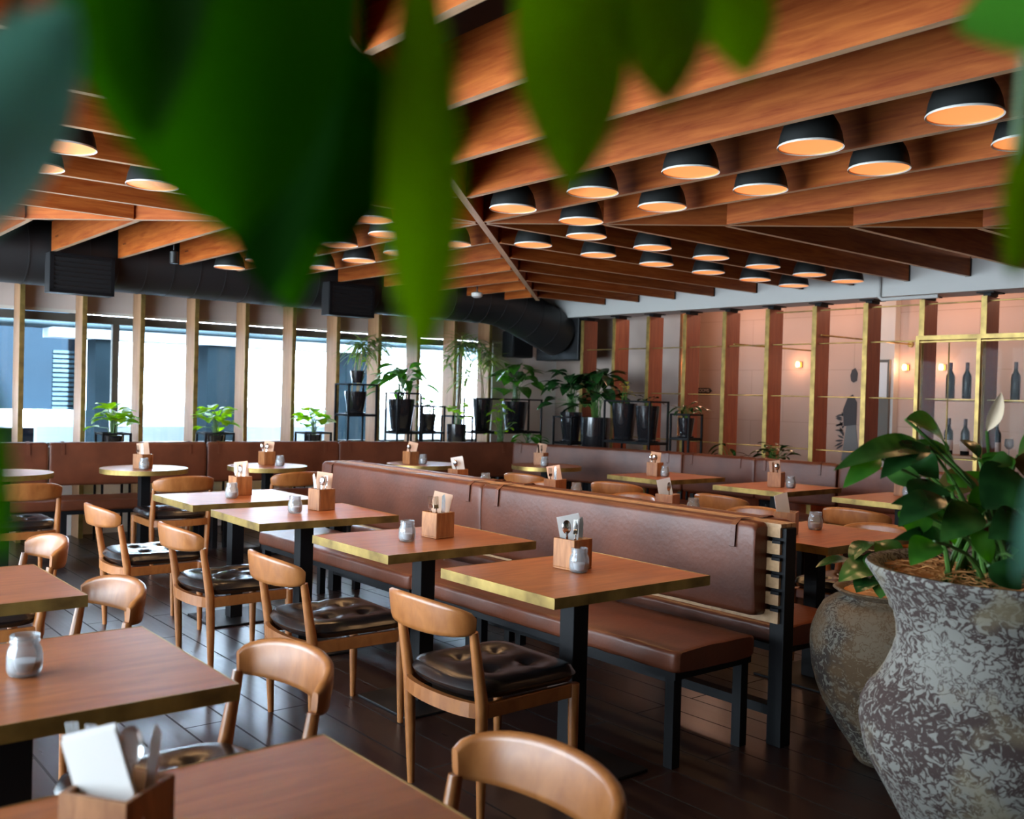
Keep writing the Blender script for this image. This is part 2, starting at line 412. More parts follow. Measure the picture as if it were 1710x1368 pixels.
# window wall: dado, bulkhead, corner pier
struct('wall_window_dado', MB().span((XL-.2, YW, 0), (7.55, YW+.2, .80)), 'plaster_white', 'white dado wall below the long row of windows', 'wall')
struct('wall_window_bulkhead', MB().span((XL-.2, YW, 2.10), (XR, YW+.2, 2.8)), 'bulkhead', 'taupe bulkhead above the long row of windows', 'wall')
struct('wall_window_pier', MB().span((7.55, YW, 0), (XR, YW+.2, 2.10)), 'plaster_white', 'white wall pier behind the hanging speaker in the corner', 'wall')
struct('trim_1', MB().span((XL, YW-.02, 2.075), (7.55, YW+.0, 2.105)), 'frame_white', 'white trim strip over the window heads', 'trim')
struct('trim_2', MB().span((XL, YW-.05, .80), (7.55, YW+.2, .83)), 'frame_white', 'white window sill behind the plant stands', 'window sill')
wx = [-1.8, -.8, .3, 1.59, 2.128, 2.98, 4.273, 5.88, 7.10, 7.55]
for i in range(len(wx)-1):
    a, b = wx[i], wx[i+1]
    t = thing('window_%d' % (i+1), 'dark framed window pane, %s along the window wall from the far left' % ORD[i], 'window', ((a+b)/2, YW+.1, .83), kind='structure')
    w = (b-a)/2
    f = MB()
    for sx in (-1, 1): f.span((sx*w, -.03, 0), (sx*(w-.03), .03, 1.245))
    f.span((-w, -.04, 1.17), (w, .04, 1.245)); f.span((-w, -.04, 0), (w, .04, .035))
    f.build('window_frame', 'frame_dark', t)
    MB().span((-w+.04, -.003, .035), (w-.04, .003, 1.17)).build('window_pane', 'pane', t)
# off-frame walls that close the room
struct('wall_back', MB().span((XL-.2, YB-.2, 0), (XR, YB, 2.8)), 'plaster_grey', 'grey plaster wall behind the viewer', 'wall')
sw_ = MB()
sw_.span((XL-.2, YB, 0), (XL, YW, .3)); sw_.span((XL-.2, YB, 2.5), (XL, YW, 2.8))
sw_.span((XL-.2, YB, .3), (XL, 1.6, 2.5))
for y in (3.0, 4.6, 6.0, 7.7, YW-.12): sw_.span((XL-.2, y, .3), (XL, y+.1, 2.5))
struct('wall_left', sw_, 'frame_dark', 'dark framed glazed wall on the far left side', 'wall')
# right side: grey return wall, pink room wall
struct('wall_right_return', MB().span((8.62, 7.48, 0), (8.80, YW, 2.8)), 'plaster_grey', 'rough grey wall behind the corner plants', 'wall')
struct('trim_3', MB().span((8.60, 7.44, 0), (8.81, 7.478, 2.5)), 'copper_tone', 'copper edge trim on the end of the grey wall', 'trim')
struct('wall_right', MB().span((9.6, YB, 0), (9.75, YW, 2.8)), 'wall_pink', 'pink tiled wall of the room beyond the fins', 'wall')
struct('wall_right_recess', MB().span((9.50, 5.33, 0), (9.598, 5.66, 2.8)), 'beam_white', 'pale grey wall pier around the glazed door', 'wall')
struct('wall_right_blocker', MB().span((8.13, 2.0, 0), (8.2, 9.0, .80)), 'fin_timber', 'dark timber panel added behind the right hand bench to block reflections', 'wall')  # added panel, stops the floor mirroring the pink room
struct('trim_4', MB().span((7.805, YB, 2.36), (8.15, 9.3, 2.62)), 'beam_white', 'white ceiling beam above the right hand fins', 'beam')
t = thing('door_1', 'narrow glazed door with a reflection painted white above and teal below', 'door', (9.49, 5.50, 0), kind='structure')  # white and teal faces are a reflection put into the colour
MB().span((-.03, -.14, 0), (0.005, .14, 1.90)).build('door_frame', 'frame_dark', t)
MB().span((-.034, -.12, 1.50), (-.031, .12, 1.87)).build('upper_reflection', 'door_panel', t)
MB().span((-.034, -.02, 1.05), (-.031, .12, 1.46)).build('lower_reflection', 'door_teal', t)
MB().span((-.034, -.12, .1), (-.031, .12, 1.03)).build('base_panel', 'door_panel', t)

# ------------------------------------------------------------------ outside
struct('terrace', MB().span((-6, YW+.21, -.3), (18, 22, -.05)), 'ext_deck', 'pale terrace outside the windows', 'terrace')
for i, (a, b) in enumerate(((3.43, 3.68), (4.78, 5.16), (6.76, 7.12), (1.2, 1.5))):
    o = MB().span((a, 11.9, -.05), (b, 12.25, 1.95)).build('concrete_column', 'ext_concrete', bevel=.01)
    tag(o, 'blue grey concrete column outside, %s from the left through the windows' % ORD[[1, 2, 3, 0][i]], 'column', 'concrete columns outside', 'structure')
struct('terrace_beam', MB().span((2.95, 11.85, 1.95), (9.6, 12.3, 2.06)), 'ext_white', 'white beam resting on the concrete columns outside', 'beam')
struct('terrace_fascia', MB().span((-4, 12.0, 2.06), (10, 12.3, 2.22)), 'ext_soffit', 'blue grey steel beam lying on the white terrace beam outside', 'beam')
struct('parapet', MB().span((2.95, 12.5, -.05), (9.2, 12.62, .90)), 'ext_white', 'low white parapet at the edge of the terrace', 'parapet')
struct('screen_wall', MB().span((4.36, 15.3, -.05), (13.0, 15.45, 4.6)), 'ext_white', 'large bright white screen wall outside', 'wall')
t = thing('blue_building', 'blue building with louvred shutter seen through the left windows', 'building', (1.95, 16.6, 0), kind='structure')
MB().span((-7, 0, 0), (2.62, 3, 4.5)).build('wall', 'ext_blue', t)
m_ = MB()
for i in range(13): m_.span((2.18, -.05, 1.0+i*.075), (2.52, -.005, 1.045+i*.075))
m_.build('louvre', 'ext_concrete', t)
MB().span((-7, -.3, .72), (2.62, -.001, 1.0)).build('ledge', 'ext_white', t)
MB().span((1.28, -.06, 1.0), (1.33, -.001, 2.6)).build('downpipe', 'ext_pale', t)
t = thing('pale_building', 'pale blue building with window grid seen behind the tall canes', 'building', (12.6, 16.6, 0), kind='structure')
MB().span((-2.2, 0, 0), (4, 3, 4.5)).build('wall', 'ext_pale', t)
for i in range(5):
    for j in range(3):
        MB().span((-1.9+i*.75, -.02, .3+j*.85), (-1.4+i*.75, -.001, .9+j*.85)).build('window', 'ext_white', t)

# ------------------------------------------------------------------ fins (timber blades with a brass front edge)
for i in range(12):
    x = 1.555+.5235*i
    top = 2.5
    t = thing('timber_fin', 'vertical timber fin with brass edge, %s from the left along the windows' % ORD[i], 'fin', (x, 9.376, 0), kind='thing', group='timber fins along the windows')
    MB().span((-.018, .004, 0), (.018, .235, top)).build('blade', 'fin_oak', t, bevel=.003)
    MB().span((-.020, -.006, 0), (.020, .004, top)).build('brass_edge', 'brass', t)
for i in range(11):
    y = 8.365-.5215*i
    t = thing('timber_fin', 'vertical timber fin with brass edge, %s from the corner along the right side' % ORD[i], 'fin', (7.9, y, 0), group='timber fins along the right side')
    MB().span((.004, -.020, 0), (.225, .020, 2.325)).build('blade', 'fin_timber', t, bevel=.003)
    MB().span((-.006, -.023, 0), (.004, .023, 2.325)).build('brass_edge', 'brass', t)
    m_ = MB().span((.04, -.03, 2.325), (.17, .03, 2.352)); m_.span((.0, -.07, 2.350), (.2, .07, 2.36))
    m_.build('top_bracket', 'steel_black', t)
for i, (z, y0, y1) in enumerate(((1.98, 8.5, 2.3), (1.485, 8.5, 2.3), (.99, 8.5, 2.3), (2.29, 5.7, 2.3))):
    o = MB().tube([(7.96, y0, z), (7.96, y1, z)], .006, 6).build('brass_rod', 'brass', smooth=.6)
    tag(o, 'thin horizontal brass rod through the right hand fins, %s from the top' % ORD[[1, 2, 3, 0][i]], 'rod', 'rods through the fins')
for i, (y, z) in enumerate(((5.2, 2.06), (6.2, 2.0))):
    m_ = MB().tube([(7.96, y, z), (9.58, y, z)], .008, 6); m_.tube([(9.57, y, z), (9.598, y, z)], .03, 12)
    tag(m_.build('cross_rod', 'brass', smooth=.6), 'brass rod running back to the pink wall, %s from the camera' % ORD[i], 'rod')

# ------------------------------------------------------------------ ceiling beams
CX, CY, PT, ZJ, DJ = 3.643, 4.797, .519, 2.478, .24
def beam(a, b, w, label, group, name='ceiling_joist'):
    a, b = Vector((*a, 0)), Vector((*b, 0)); L = (b-a).length
    o = MB().span((0, -w/2, 0), (L, w/2, DJ)).build(name, 'cedar')
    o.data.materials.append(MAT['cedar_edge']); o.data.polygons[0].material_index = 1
    o.location = (a.x, a.y, ZJ); o.rotation_euler = (0, 0, math.atan2(b.y-a.y, b.x-a.x))
    tag(o, label, 'ceiling beam', group, 'structure'); return o
r2 = math.sqrt(.5)
sp0, sp1 = 5.0, 3.40
beam((CX-sp0, CY-sp0), (CX+sp1, CY+sp1), .042, 'cedar diagonal ceiling beam running away to the far corner', None, 'diagonal_beam')
q = .021/r2+.001
beam((CX-q*.8-3.6, CY+q*.8+3.6), (CX-q*.8, CY+q*.8), .042, 'cedar diagonal ceiling beam running from the crossing toward the left windows', None, 'diagonal_beam')
beam((CX+q*.8, CY-q*.8), (CX+4.15, CY-4.15), .042, 'cedar diagonal ceiling beam running from the crossing to the right wall', None, 'diagonal_beam')
def bolts(o, xs, side):
    for x in xs:
        for zz in (.10,):
            MB().tube([(x, side*.016, zz), (x, side*.026, zz)], .008, 8).build('bolt', 'chrome', o, smooth=.6)
w = .035; cl = .045
for j in range(-7, 7):
    y = CY+j*PT; n_ = 7+j
    x0 = CX+abs(j)*PT+cl
    if x0 < 7.6:
        beam((x0, y), (7.795, y), w, 'cedar joist meeting the right wall beam, %s counted away from the camera' % ORD[n_], 'joists meeting the right wall')
        MB().span((0, -.022, -.0), (.012, .022, .22)).build('hanger', 'steel_black', bpy.data.objects[-1] if False else COL.objects[-1]).location = (7.795-x0-.012, 0, -.002)
    x1 = CX-abs(j)*PT-cl
    if x1 > -1.5 and j > -5:
        beam((-1.78, y), (x1, y), w, 'cedar joist on the left side, %s counted away from the camera' % ORD[n_], 'joists on the left side')
for i in range(-6, 9):
    x = CX+i*PT; n_ = 6+i
    y0 = CY+abs(i)*PT+cl
    if y0 < 8.3:
        o = beam((x, 8.41), (x, y0), w, 'cedar joist ending at the duct, %s counted from the left' % ORD[n_], 'joists ending at the duct')
        if i < 1: bolts(o, (.16, .20), -1)
    y1 = CY-abs(i)*PT-cl
    if y1 > -2:
        o = beam((x, -3.0), (x, y1), w, 'cedar joist overhead running toward the camera, %s counted from the left' % ORD[n_], 'joists overhead toward the camera')
        if i in (0, 1, 2): bolts(o, (4.35-.2*i, 4.47-.2*i), 1)

# ------------------------------------------------------------------ pendant lamps
def make_lamp():
    t = thing('pendant_lamp', '', 'pendant lamp')
    prof = [(.128, 0), (.126, .018), (.120, .05), (.108, .085), (.088, .118), (.060, .143), (.034, .155), (.020, .158)]
    inner = [(r_-.004, z) for r_, z in prof]
    MB().lathe(prof, 32, cap=False).build('shade', 'shade_black', t, smooth=1.0)
    MB().lathe(inner, 32, cap=False).build('lining', 'lining', t, smooth=1.0)
    MB().lathe([(.125, .0), (.130, -.003), (.131, .002), (.128, .006)], 32, closed=True).build('rim', 'rim_white', t, smooth=1.0)
    MB().lathe([(.0, .004), (.124, .004), (.124, .008), (0, .008)], 32).build('diffuser', 'glow', t)
    MB().lathe([(.020, .156), (.022, .16), (.022, .20), (.008, .215)], 16).build('socket', 'shade_black', t, smooth=.8)
    MB().tube([(0, 0, .21), (0, 0, .345)], .004, 6).build('cord', 'cord_black', t)
    l = bpy.data.lights.new('lamp_light', 'SPOT'); l.energy = 13; l.color = (1, .58, .27); l.spot_size = 2.3; l.spot_blend = .6; l.shadow_soft_size = .09
    lo = bpy.data.objects.new('lamp_light', l); COL.objects.link(lo); lo.parent = t; lo.location = (0, 0, .006)
    return t
LM = Maker(make_lamp)
ZL = 2.447
for arm, nm, pts in (
    ('front', 'over the aisle toward the camera', [(1.665, 2.287, 2.908, 3.54, 4.17), (3.385, 3.90)]),
    ('right', 'over the right side tables', [(4.291, 4.91, 5.527, 6.14, 6.75, 7.30), (4.535, 5.06)]),
    ('far', 'toward the window wall', [(5.457, 6.10, 6.71, 7.35, 7.99), (3.385, 3.90)]),
    ('left', 'over the left side', [(3.02, 2.38, 1.72, 1.165), (4.545, 5.06)])):
    for r_i, c in enumerate(pts[1]):
        rn = {'front': ('left row', 'right row'), 'right': ('near row', 'far row'), 'far': ('left row', 'right row'), 'left': ('near row', 'far row')}[arm][r_i]
        seq = pts[0] if arm != 'front' else pts[0][::-1]
        for k, a in enumerate(seq):
            loc = (c, a, ZL) if arm in ('front', 'far') else (a, c, ZL)
            LM.put('black dome pendant lamp, %s from the crossing, %s %s' % (ORD[k], rn, nm), loc, 0, 'dome pendant lamps')
t = thing('downlight', 'small black ceiling spotlight beside the duct on the left', 'spotlight', (2.70, 7.43, 2.36))
MB().lathe([(.026, 0), (.030, .002), (.030, .09), (.01, .10)], 16).build('housing', 'shade_black', t, smooth=.7)
MB().lathe([(0, .004), (.025, .004), (.025, .008), (0, .008)], 16).build('lens', 'glow', t)
MB().tube([(0, 0, .095), (0, 0, .44)], .006, 6).build('stem', 'cord_black', t)
t = thing('wireless_access_point', 'small white ceiling device hanging below the joists near the corner', 'ceiling device', (5.95, 7.87, 2.40))
MB().lathe([(.03, 0), (.055, .012), (.058, .045), (.04, .055), (.012, .06)], 20).build('body', 'sensor_white', t, smooth=.7)
MB().tube([(0, 0, .055), (0, 0, .39)], .008, 6).build('stem', 'cord_black', t)

# ------------------------------------------------------------------ duct, vents, speaker
t = thing('air_duct', 'large black spiral air duct running along the windows and bending into the corner', 'duct', (0, 8.77, 2.50))
path = [(-1.75, 0, 0), (6.75, 0, 0)]
for k in range(1, 9):
    a = k/8
    path.append((6.75+1.02*a, -.03*a, -.30*a*a*(1.9-.9*a)))
path.append((7.86, -.03, -.33))
rad = [.27]*2+[.27]*8+[.27]
MB().tube(path, rad, 28).build('duct_run', 'duct_paint', t, smooth=.9)
xk = -1.6
while xk < 6.7:
    m_ = MB(); m_.tube([(xk, 0, 0), (xk+.012, 0, 0)], .2745, 28); m_.build('seam_ring', 'duct_paint', t, smooth=.7); xk += .235
for k in range(2, 9, 2):
    p0, p1 = Vector(path[k]), Vector(path[k+1]); d_ = (p1-p0).normalized()*.006
    MB().tube([p0-d_, p0+d_], .2745, 28).build('seam_ring', 'duct_paint', t, smooth=.7)
o = MB().span((7.885, 8.42, 1.86), (8.12, 9.18, 2.52)).build('duct_plenum', 'grille_black', bevel=.01); tag(o, 'black duct plenum box in the corner behind the first right fin', 'duct box')
def make_vent():
    t = thing('air_vent', '', 'vent')
    m_ = MB()
    m_.span((-.25, 0, 0), (.25, .02, .025)); m_.span((-.25, 0, .295), (.25, .02, .32)); m_.span((-.25, 0, 0), (-.22, .02, .32)); m_.span((.22, 0, 0), (.25, .02, .32))
    m_.build('vent_frame', 'steel_black', t)
    MB().span((-.25, .02, 0), (.25, .16, .32)).build('housing', 'duct_paint', t)
    m_ = MB()
    for k in range(7): m_.box((0, .008, .045+k*.038), (.44, .006, .03), Matrix.Rotation(.6, 3, 'X'))
    m_.build('slat', 'grille_black', t)
    return t
VT = Maker(make_vent)
VT.put('black air vent on the duct above the left windows', (2.30, 8.36, 2.15), 0.0)
VT.put('black air vent on the duct behind the hanging leaves', (4.80, 8.36, 2.15), 0.0)
t = thing('wall_speaker', 'black loudspeaker hanging on the white corner pier under the duct', 'speaker', (7.84, 9.5, 1.9))
MB().span((-.17, -.12, 0), (.17, .1, .33)).build('cabinet', 'speaker_black', t, bevel=.015)
MB().span((-.155, -.128, .02), (.155, -.121, .31)).build('grille', 'grille_black', t)
MB().tube([(0, 0, .33), (0, 0, .42)], .012, 8).build('bracket', 'steel_black', t)
o = MB().tube([(7.79, 4.53, 2.60), (7.79, 4.53, 2.36), (7.79, 4.50, 2.335), (7.79, 4.0, 2.335)], .017, 10).build('white_pipe', 'beam_white', smooth=1.0)
tag(o, 'white pipe bending down the white beam above the fins', 'pipe')

# ------------------------------------------------------------------ tables
def ped(t, ps, bs, rnd_=False):
    MB().span((-ps/2, -ps/2, .012), (ps/2, ps/2, .706)).build('pedestal', 'steel_black', t, bevel=.003)
    MB().span((-bs/2, -bs/2, 0), (bs/2, bs/2, .012)).build('base_plate', 'steel_black', t, bevel=.003)
    MB().span((-.14, -.14, .706), (.14, .14, .714)).build('top_plate', 'steel_black', t)
def make_square():
    t = thing('square_table', '', 'table')
    hx, hy = .40, .327
    MB().span((-hx+.003, -hy+.003, .714), (hx-.003, hy-.003, .750)).build('tabletop', 'table_wood', t)
    m_ = MB()
    for a, b in (((-hx, -hy), (hx, -hy+.003)), ((-hx, hy-.003), (hx, hy)), ((-hx, -hy+.003), (-hx+.003, hy-.003)), ((hx-.003, -hy+.003), (hx, hy-.003))):
        m_.span((*a, .713), (*b, .7508))
    m_.build('brass_edge', 'brass', t)
    ped(t, .078, .42); return t
def make_round():
    t = thing('round_table', '', 'table')
    MB().lathe([(0, .714), (.335, .714), (.335, .750), (0, .750)], 56).build('tabletop', 'table_wood', t, smooth=.6)
    MB().lathe([(.335, .713), (.339, .713), (.339, .7508), (.335, .7508)], 56, closed=True).build('brass_edge', 'brass', t, smooth=.6)
    ped(t, .078, .40); return t
SQ, RD = Maker(make_square), Maker(make_round)
T = {'T1': (2.556, 2.709, -.0), 'T2': (2.537, 3.709, .0), 'T3': (2.494, 4.807, -.027), 'T4': (2.491, 5.70, 0),
     'N1': (.525, 2.402, 0), 'N2': (.527, 1.348, .01), 'N3': (.518, 3.545, .01), 'N4': (.50, 4.70, 0),
     'Q1': (6.447, 5.715, 0), 'Q2': (6.559, 4.641, .02), 'Q3': (6.644, 3.626, .02), 'Q4': (6.66, 2.55, .02),
     'P1': (4.41, 5.76, 0), 'P2': (4.41, 4.80, 0), 'P3': (4.40, 3.80, 0), 'P4': (4.411, 2.875, 0)}
TW = {'T1': 'the front booth table', 'T2': 'the second booth table', 'T3': 'the third booth table', 'T4': 'the table beyond the booth seat',
      'N1': 'the pale table in left foreground', 'N2': 'the nearest table at the bottom', 'N3': 'the third left table', 'N4': 'the farthest left table',
      'Q1': 'the first right bench table from the corner', 'Q2': 'the second right bench table from the corner', 'Q3': 'the third right bench table from the corner', 'Q4': 'the right bench table behind the lily',
      'P1': 'the farthest table hidden behind the booth', 'P2': 'the second farthest table behind the booth', 'P3': 'the second nearest table behind the booth', 'P4': 'the table at the booth end'}
TL = {'T1': 'square wooden table with brass edge at the front end of the booth', 'T2': 'square wooden table, second along the near side of the booth', 'T3': 'square wooden table, third along the near side of the booth', 'T4': 'square wooden table beyond the far end of the booth seat',
      'N1': 'pale lit square table with one glass jar in left foreground', 'N2': 'nearest square table with the wooden caddy at bottom of view', 'N3': 'square table at the left edge behind the jar table', 'N4': 'square table at the left edge, farthest of the left row',
      'Q1': 'square table at the right bench nearest the corner', 'Q2': 'square table, second from the corner at the right bench', 'Q3': 'square table, third from the corner at the right bench', 'Q4': 'square table at the right bench hidden by the peace lily',
      'P1': 'square table behind the booth nearest the window', 'P2': 'square table behind the booth, second from the window', 'P3': 'square table behind the booth, third from the window', 'P4': 'square table behind the booth end next to the clay pots'}
for k, (x, y, a) in T.items(): SQ.put(TL[k], (x, y, 0), a, 'square brass edged tables')
RT = {'R0': (1.644, 7.90), 'R1': (2.702, 7.99), 'R2': (3.733, 7.90), 'R3': (5.197, 7.66), 'R4': (6.236, 7.06)}
RTL = {'R0': 'round brass edged table cut off at the left edge', 'R1': 'round brass edged table, second from the left at the window bench', 'R2': 'round brass edged table, middle one at the window bench', 'R3': 'round brass edged table behind the far end of the booth', 'R4': 'round brass edged table in the corner of the benches'}
RW = {'R0': 'the leftmost round table', 'R1': 'the second round table from the left', 'R2': 'the middle round table', 'R3': 'the round table behind the booth end', 'R4': 'the round corner table'}
for k, (x, y) in RT.items(): RD.put(RTL[k], (x, y, 0), 0, 'round brass edged tables')

# ------------------------------------------------------------------ chairs
def make_chair():
    t = thing('dining_chair', '', 'chair')
    # curved top rail
    m_ = MB(); N, K = 22, 12; vs = []; fs = []
    for i in range(N+1):
        u = -1+2*i/N; a = u*PI/2*.96
        c = Vector((-.272-.105*math.cos(a), .222*math.sin(a)/math.sin(PI/2*.96), 0))
        tx = Vector((.105*math.sin(a), .222*math.cos(a), 0)).normalized(); nr = Vector((-tx.y, tx.x, 0))
        hh = .031+.031*(1-u*u)**.8; th_ = .0155-.003*(1-u*u)
        e = 1 if abs(u) < .999 else .82
        zc = .668+.016*(1-u*u)
        for j in range(K):
            q = 2*PI*j/K
            cx_, sy_ = math.cos(q), math.sin(q)
            x_ = math.copysign(abs(cx_)**.4, cx_)*th_*e; z_ = math.copysign(abs(sy_)**.55, sy_)*hh*e
            vs.append(c+nr*(x_+z_*.12)+Vector((0, 0, zc+z_)))
    for i in range(N):
        for j in range(K):
            a_, b_ = i*K+j, i*K+(j+1) % K; fs.append((a_, b_, b_+K, a_+K))
    fs.append(tuple(range(K))); fs.append(tuple(range((N+1)*K-1, N*K-1, -1)))
    m_.add(vs, fs); m_.build('backrest', 'teak', t, smooth=1.2)
    for s_ in (-1, 1):
        MB().tube([(-.222, s_*.208, 0), (-.228, s_*.213, .2), (-.236, s_*.217, .40), (-.279, s_*.2185, .643)], [.0125, .0185, .0215, .0148], 10, squash=1.05).build('leg', 'teak', t, smooth=.9)
        MB().tube([(.185, s_*.217, 0), (.182, s_*.215, .22), (.180, s_*.214, .40)], [.0125, .0185, .0205], 10).build('leg', 'teak', t, smooth=.9)
        MB().box((-.022, s_*.218, .377), (.40, .020, .050), Matrix.Rotation(-s_*.025, 3, 'Z')).build('side_rail', 'teak', t, bevel=.003)
    MB().span((.168, -.205, .352), (.190, .205, .402)).build('front_rail', 'teak', t, bevel=.004)
    pts = [(-.228-.055*math.cos(u*PI/2), .216*math.sin(u*PI/2), .377) for u in [-1+i/6 for i in range(13)]]
    m_ = MB(); vs = []; fs = []
    for (x, y, z) in pts:
        for dx, dz in ((-.011, -.025), (.011, -.025), (.011, .025), (-.011, .025)): vs.append((x+dx, y, z+dz))
    for i in range(12):
        for j in range(4): a_, b_ = i*4+j, i*4+(j+1) % 4; fs.append((a_, b_, b_+4, a_+4))
    m_.add(vs, fs); m_.build('rear_rail', 'teak', t)
    # tufted cushion
    G = 26; vs = []; fs = []
    but = [(-.10, -.09), (-.10, .09), (.06, -.09), (.06, .09), (-.02, 0)][:4]
    def outl(u, v):
        # square (-1..1)^2 to a rounded outline, back edge bowed
        e = 7.0; n_ = (abs(u)**e+abs(v)**e)**(1/e); mxx = max(abs(u), abs(v)); f_ = mxx/n_ if n_ > 1e-9 else 1
        x = u*f_; y = v*f_
        X = -.012+x*.220 - (.050*(1-y*y) if x < 0 else 0)*max(0, -x)
        return X, y*.237
    for side in (1, 0):
        for i in range(G+1):
            for j in range(G+1):
                u, v = -1+2*i/G, -1+2*j/G
                mxx = max(abs(u), abs(v))
                X, Y = outl(math.copysign(abs(u)**.8, u), math.copysign(abs(v)**.8, v))
                edge = max(0, 1-mxx**9)**.5
                if side:
                    z = .437+.036*edge
                    for bx, by in but:
                        d2 = (X-bx)**2+(Y-by)**2; z -= .014*math.exp(-d2/.0007)+.012*math.exp(-d2/.004)
                    z -= .004*math.exp(-(X+.02)**2/.0006)
                else: z = .437-.035*edge
                vs.append((X, Y, z))
    o_ = (G+1)**2
    for i in range(G):
        for j in range(G):
            a_ = i*(G+1)+j
            fs.append((a_, a_+G+1, a_+G+2, a_+1)); fs.append((o_+a_, o_+a_+1, o_+a_+G+2, o_+a_+G+1))
    c_ = MB().add(vs, fs).build('seat_cushion', 'leather_black', t, smooth=3.2)
    for bx, by in but: MB().lathe([(0, .006), (.006, .004), (.009, 0)], 10, (bx, by, .448)).build('button', 'leather_black', c_, smooth=3.2)
    return t
CH = Maker(make_chair)
chairs = [
    (2.20, 2.73, 0, 'teak chair with black cushion at the front booth table'), (2.12, 3.73, -.04, 'teak chair with black cushion at the second booth table'),
    (2.10, 4.76, .0, 'teak chair with black cushion at the third booth table'), (2.02, 5.74, .0, 'teak chair with black cushion at the table beyond the booth'),
    (.843, 2.31, PI, 'teak chair tucked under the pale jar table, back to the aisle'), (.76, 3.44, PI+.05, 'teak chair tucked under the third left table, back to the aisle'),
    (.82, 4.60, PI, 'teak chair at the farthest left edge table, back to the aisle'), (.90, 1.37, PI, 'nearest teak chair with large curved back at the bottom of view'),
    (2.77, 7.60, PI/2, 'teak chair facing the window at the second round table'), (3.71, 7.66, PI/2+.1, 'teak chair facing the window at the middle round table'),
    (1.63, 7.46, PI/2, 'teak chair facing the window at the leftmost round table'), (5.80, 6.58, .22, 'teak chair at the round corner table, back to the booth'),
    (5.97, 5.66, .30, 'teak chair at the right bench table nearest the corner'), (5.98, 4.52, .05, 'teak chair at the second right bench table'),
    (6.10, 3.52, .10, 'teak chair at the third right bench table behind the jar'), (6.17, 2.38, .05, 'teak chair at the right edge behind the peace lily'),
    (4.78, 5.76, PI, 'teak chair behind the booth at the table nearest the window'), (4.77, 4.80, PI, 'teak chair behind the booth at its second farthest table'),
    (4.85, 3.80, PI, 'teak chair behind the booth at its second nearest table'), (4.80, 2.92, PI, 'teak chair behind the booth end beside the clay pots')]
for x, y, a, l in chairs: CH.put(l, (x, y, 0), a, 'teak dining chairs')

# ------------------------------------------------------------------ banquettes
def cushion(L, prof, name, mat, parent, wob=0, seed=0, nL=None):
    """section (x,z) swept along y from 0..L with soft ends"""
    rr = random.Random(seed)
    nL = nL or max(8, int(L/.06)); vs = []; fs = []; k = len(prof)
    cx = sum(p_[0] for p_ in prof)/k; cz = sum(p_[1] for p_ in prof)/k
    ys = [0, .006, .018, .035]+[.035+(L-.07)*i/nL for i in range(1, nL)]+[L-.035, L-.018, L-.006, L]
    ef = [.90, .96, .99, 1]+[1]*(nL-1)+[1, .99, .96, .90]
    for y, e in zip(ys, ef):
        w_ = [rr.uniform(-1, 1)*wob for _ in range(k)]
        for (x, z), q_ in zip(prof, w_): vs.append((cx+(x-cx)*e+q_*.5, y, cz+(z-cz)*e+q_))
    n_ = len(ys)
    for i in range(n_-1):
        for j in range(k):
            a_, b_ = i*k+j, i*k+(j+1) % k; fs.append((a_, b_, b_+k, a_+k))
    fs.append(tuple(range(k))); fs.append(tuple(range(n_*k-1, (n_-1)*k-1, -1)))
    return MB().add(vs, fs).build(name, mat, parent, smooth=.9)
def rrect(x0, x1, z0, z1, r_, n=4, seg=4, crown=0):
    out = []
    for cx, cz, a0 in ((x1-r_, z0+r_, -PI/2), (x1-r_, z1-r_, 0), (x0+r_, z1-r_, PI/2), (x0+r_, z0+r_, PI)):
        for i in range(n+1):
            a = a0+PI/2*i/n; out.append((cx+r_*math.cos(a), cz+r_*math.sin(a)))
        # straight run subdivision
        nx = {0: None}
    full = []
    for i, p_ in enumerate(out):
        full.append(p_); q_ = out[(i+1) % len(out)]
        d_ = math.hypot(q_[0]-p_[0], q_[1]-p_[1])
        if d_ > .08:
            for s_ in range(1, seg+1):
                f_ = s_/(seg+1); b_ = crown*4*f_*(1-f_)
                dx, dz = (q_[0]-p_[0])/d_, (q_[1]-p_[1])/d_
                full.append((p_[0]+(q_[0]-p_[0])*f_+dz*b_, p_[1]+(q_[1]-p_[1])*f_-dx*b_))
    return full
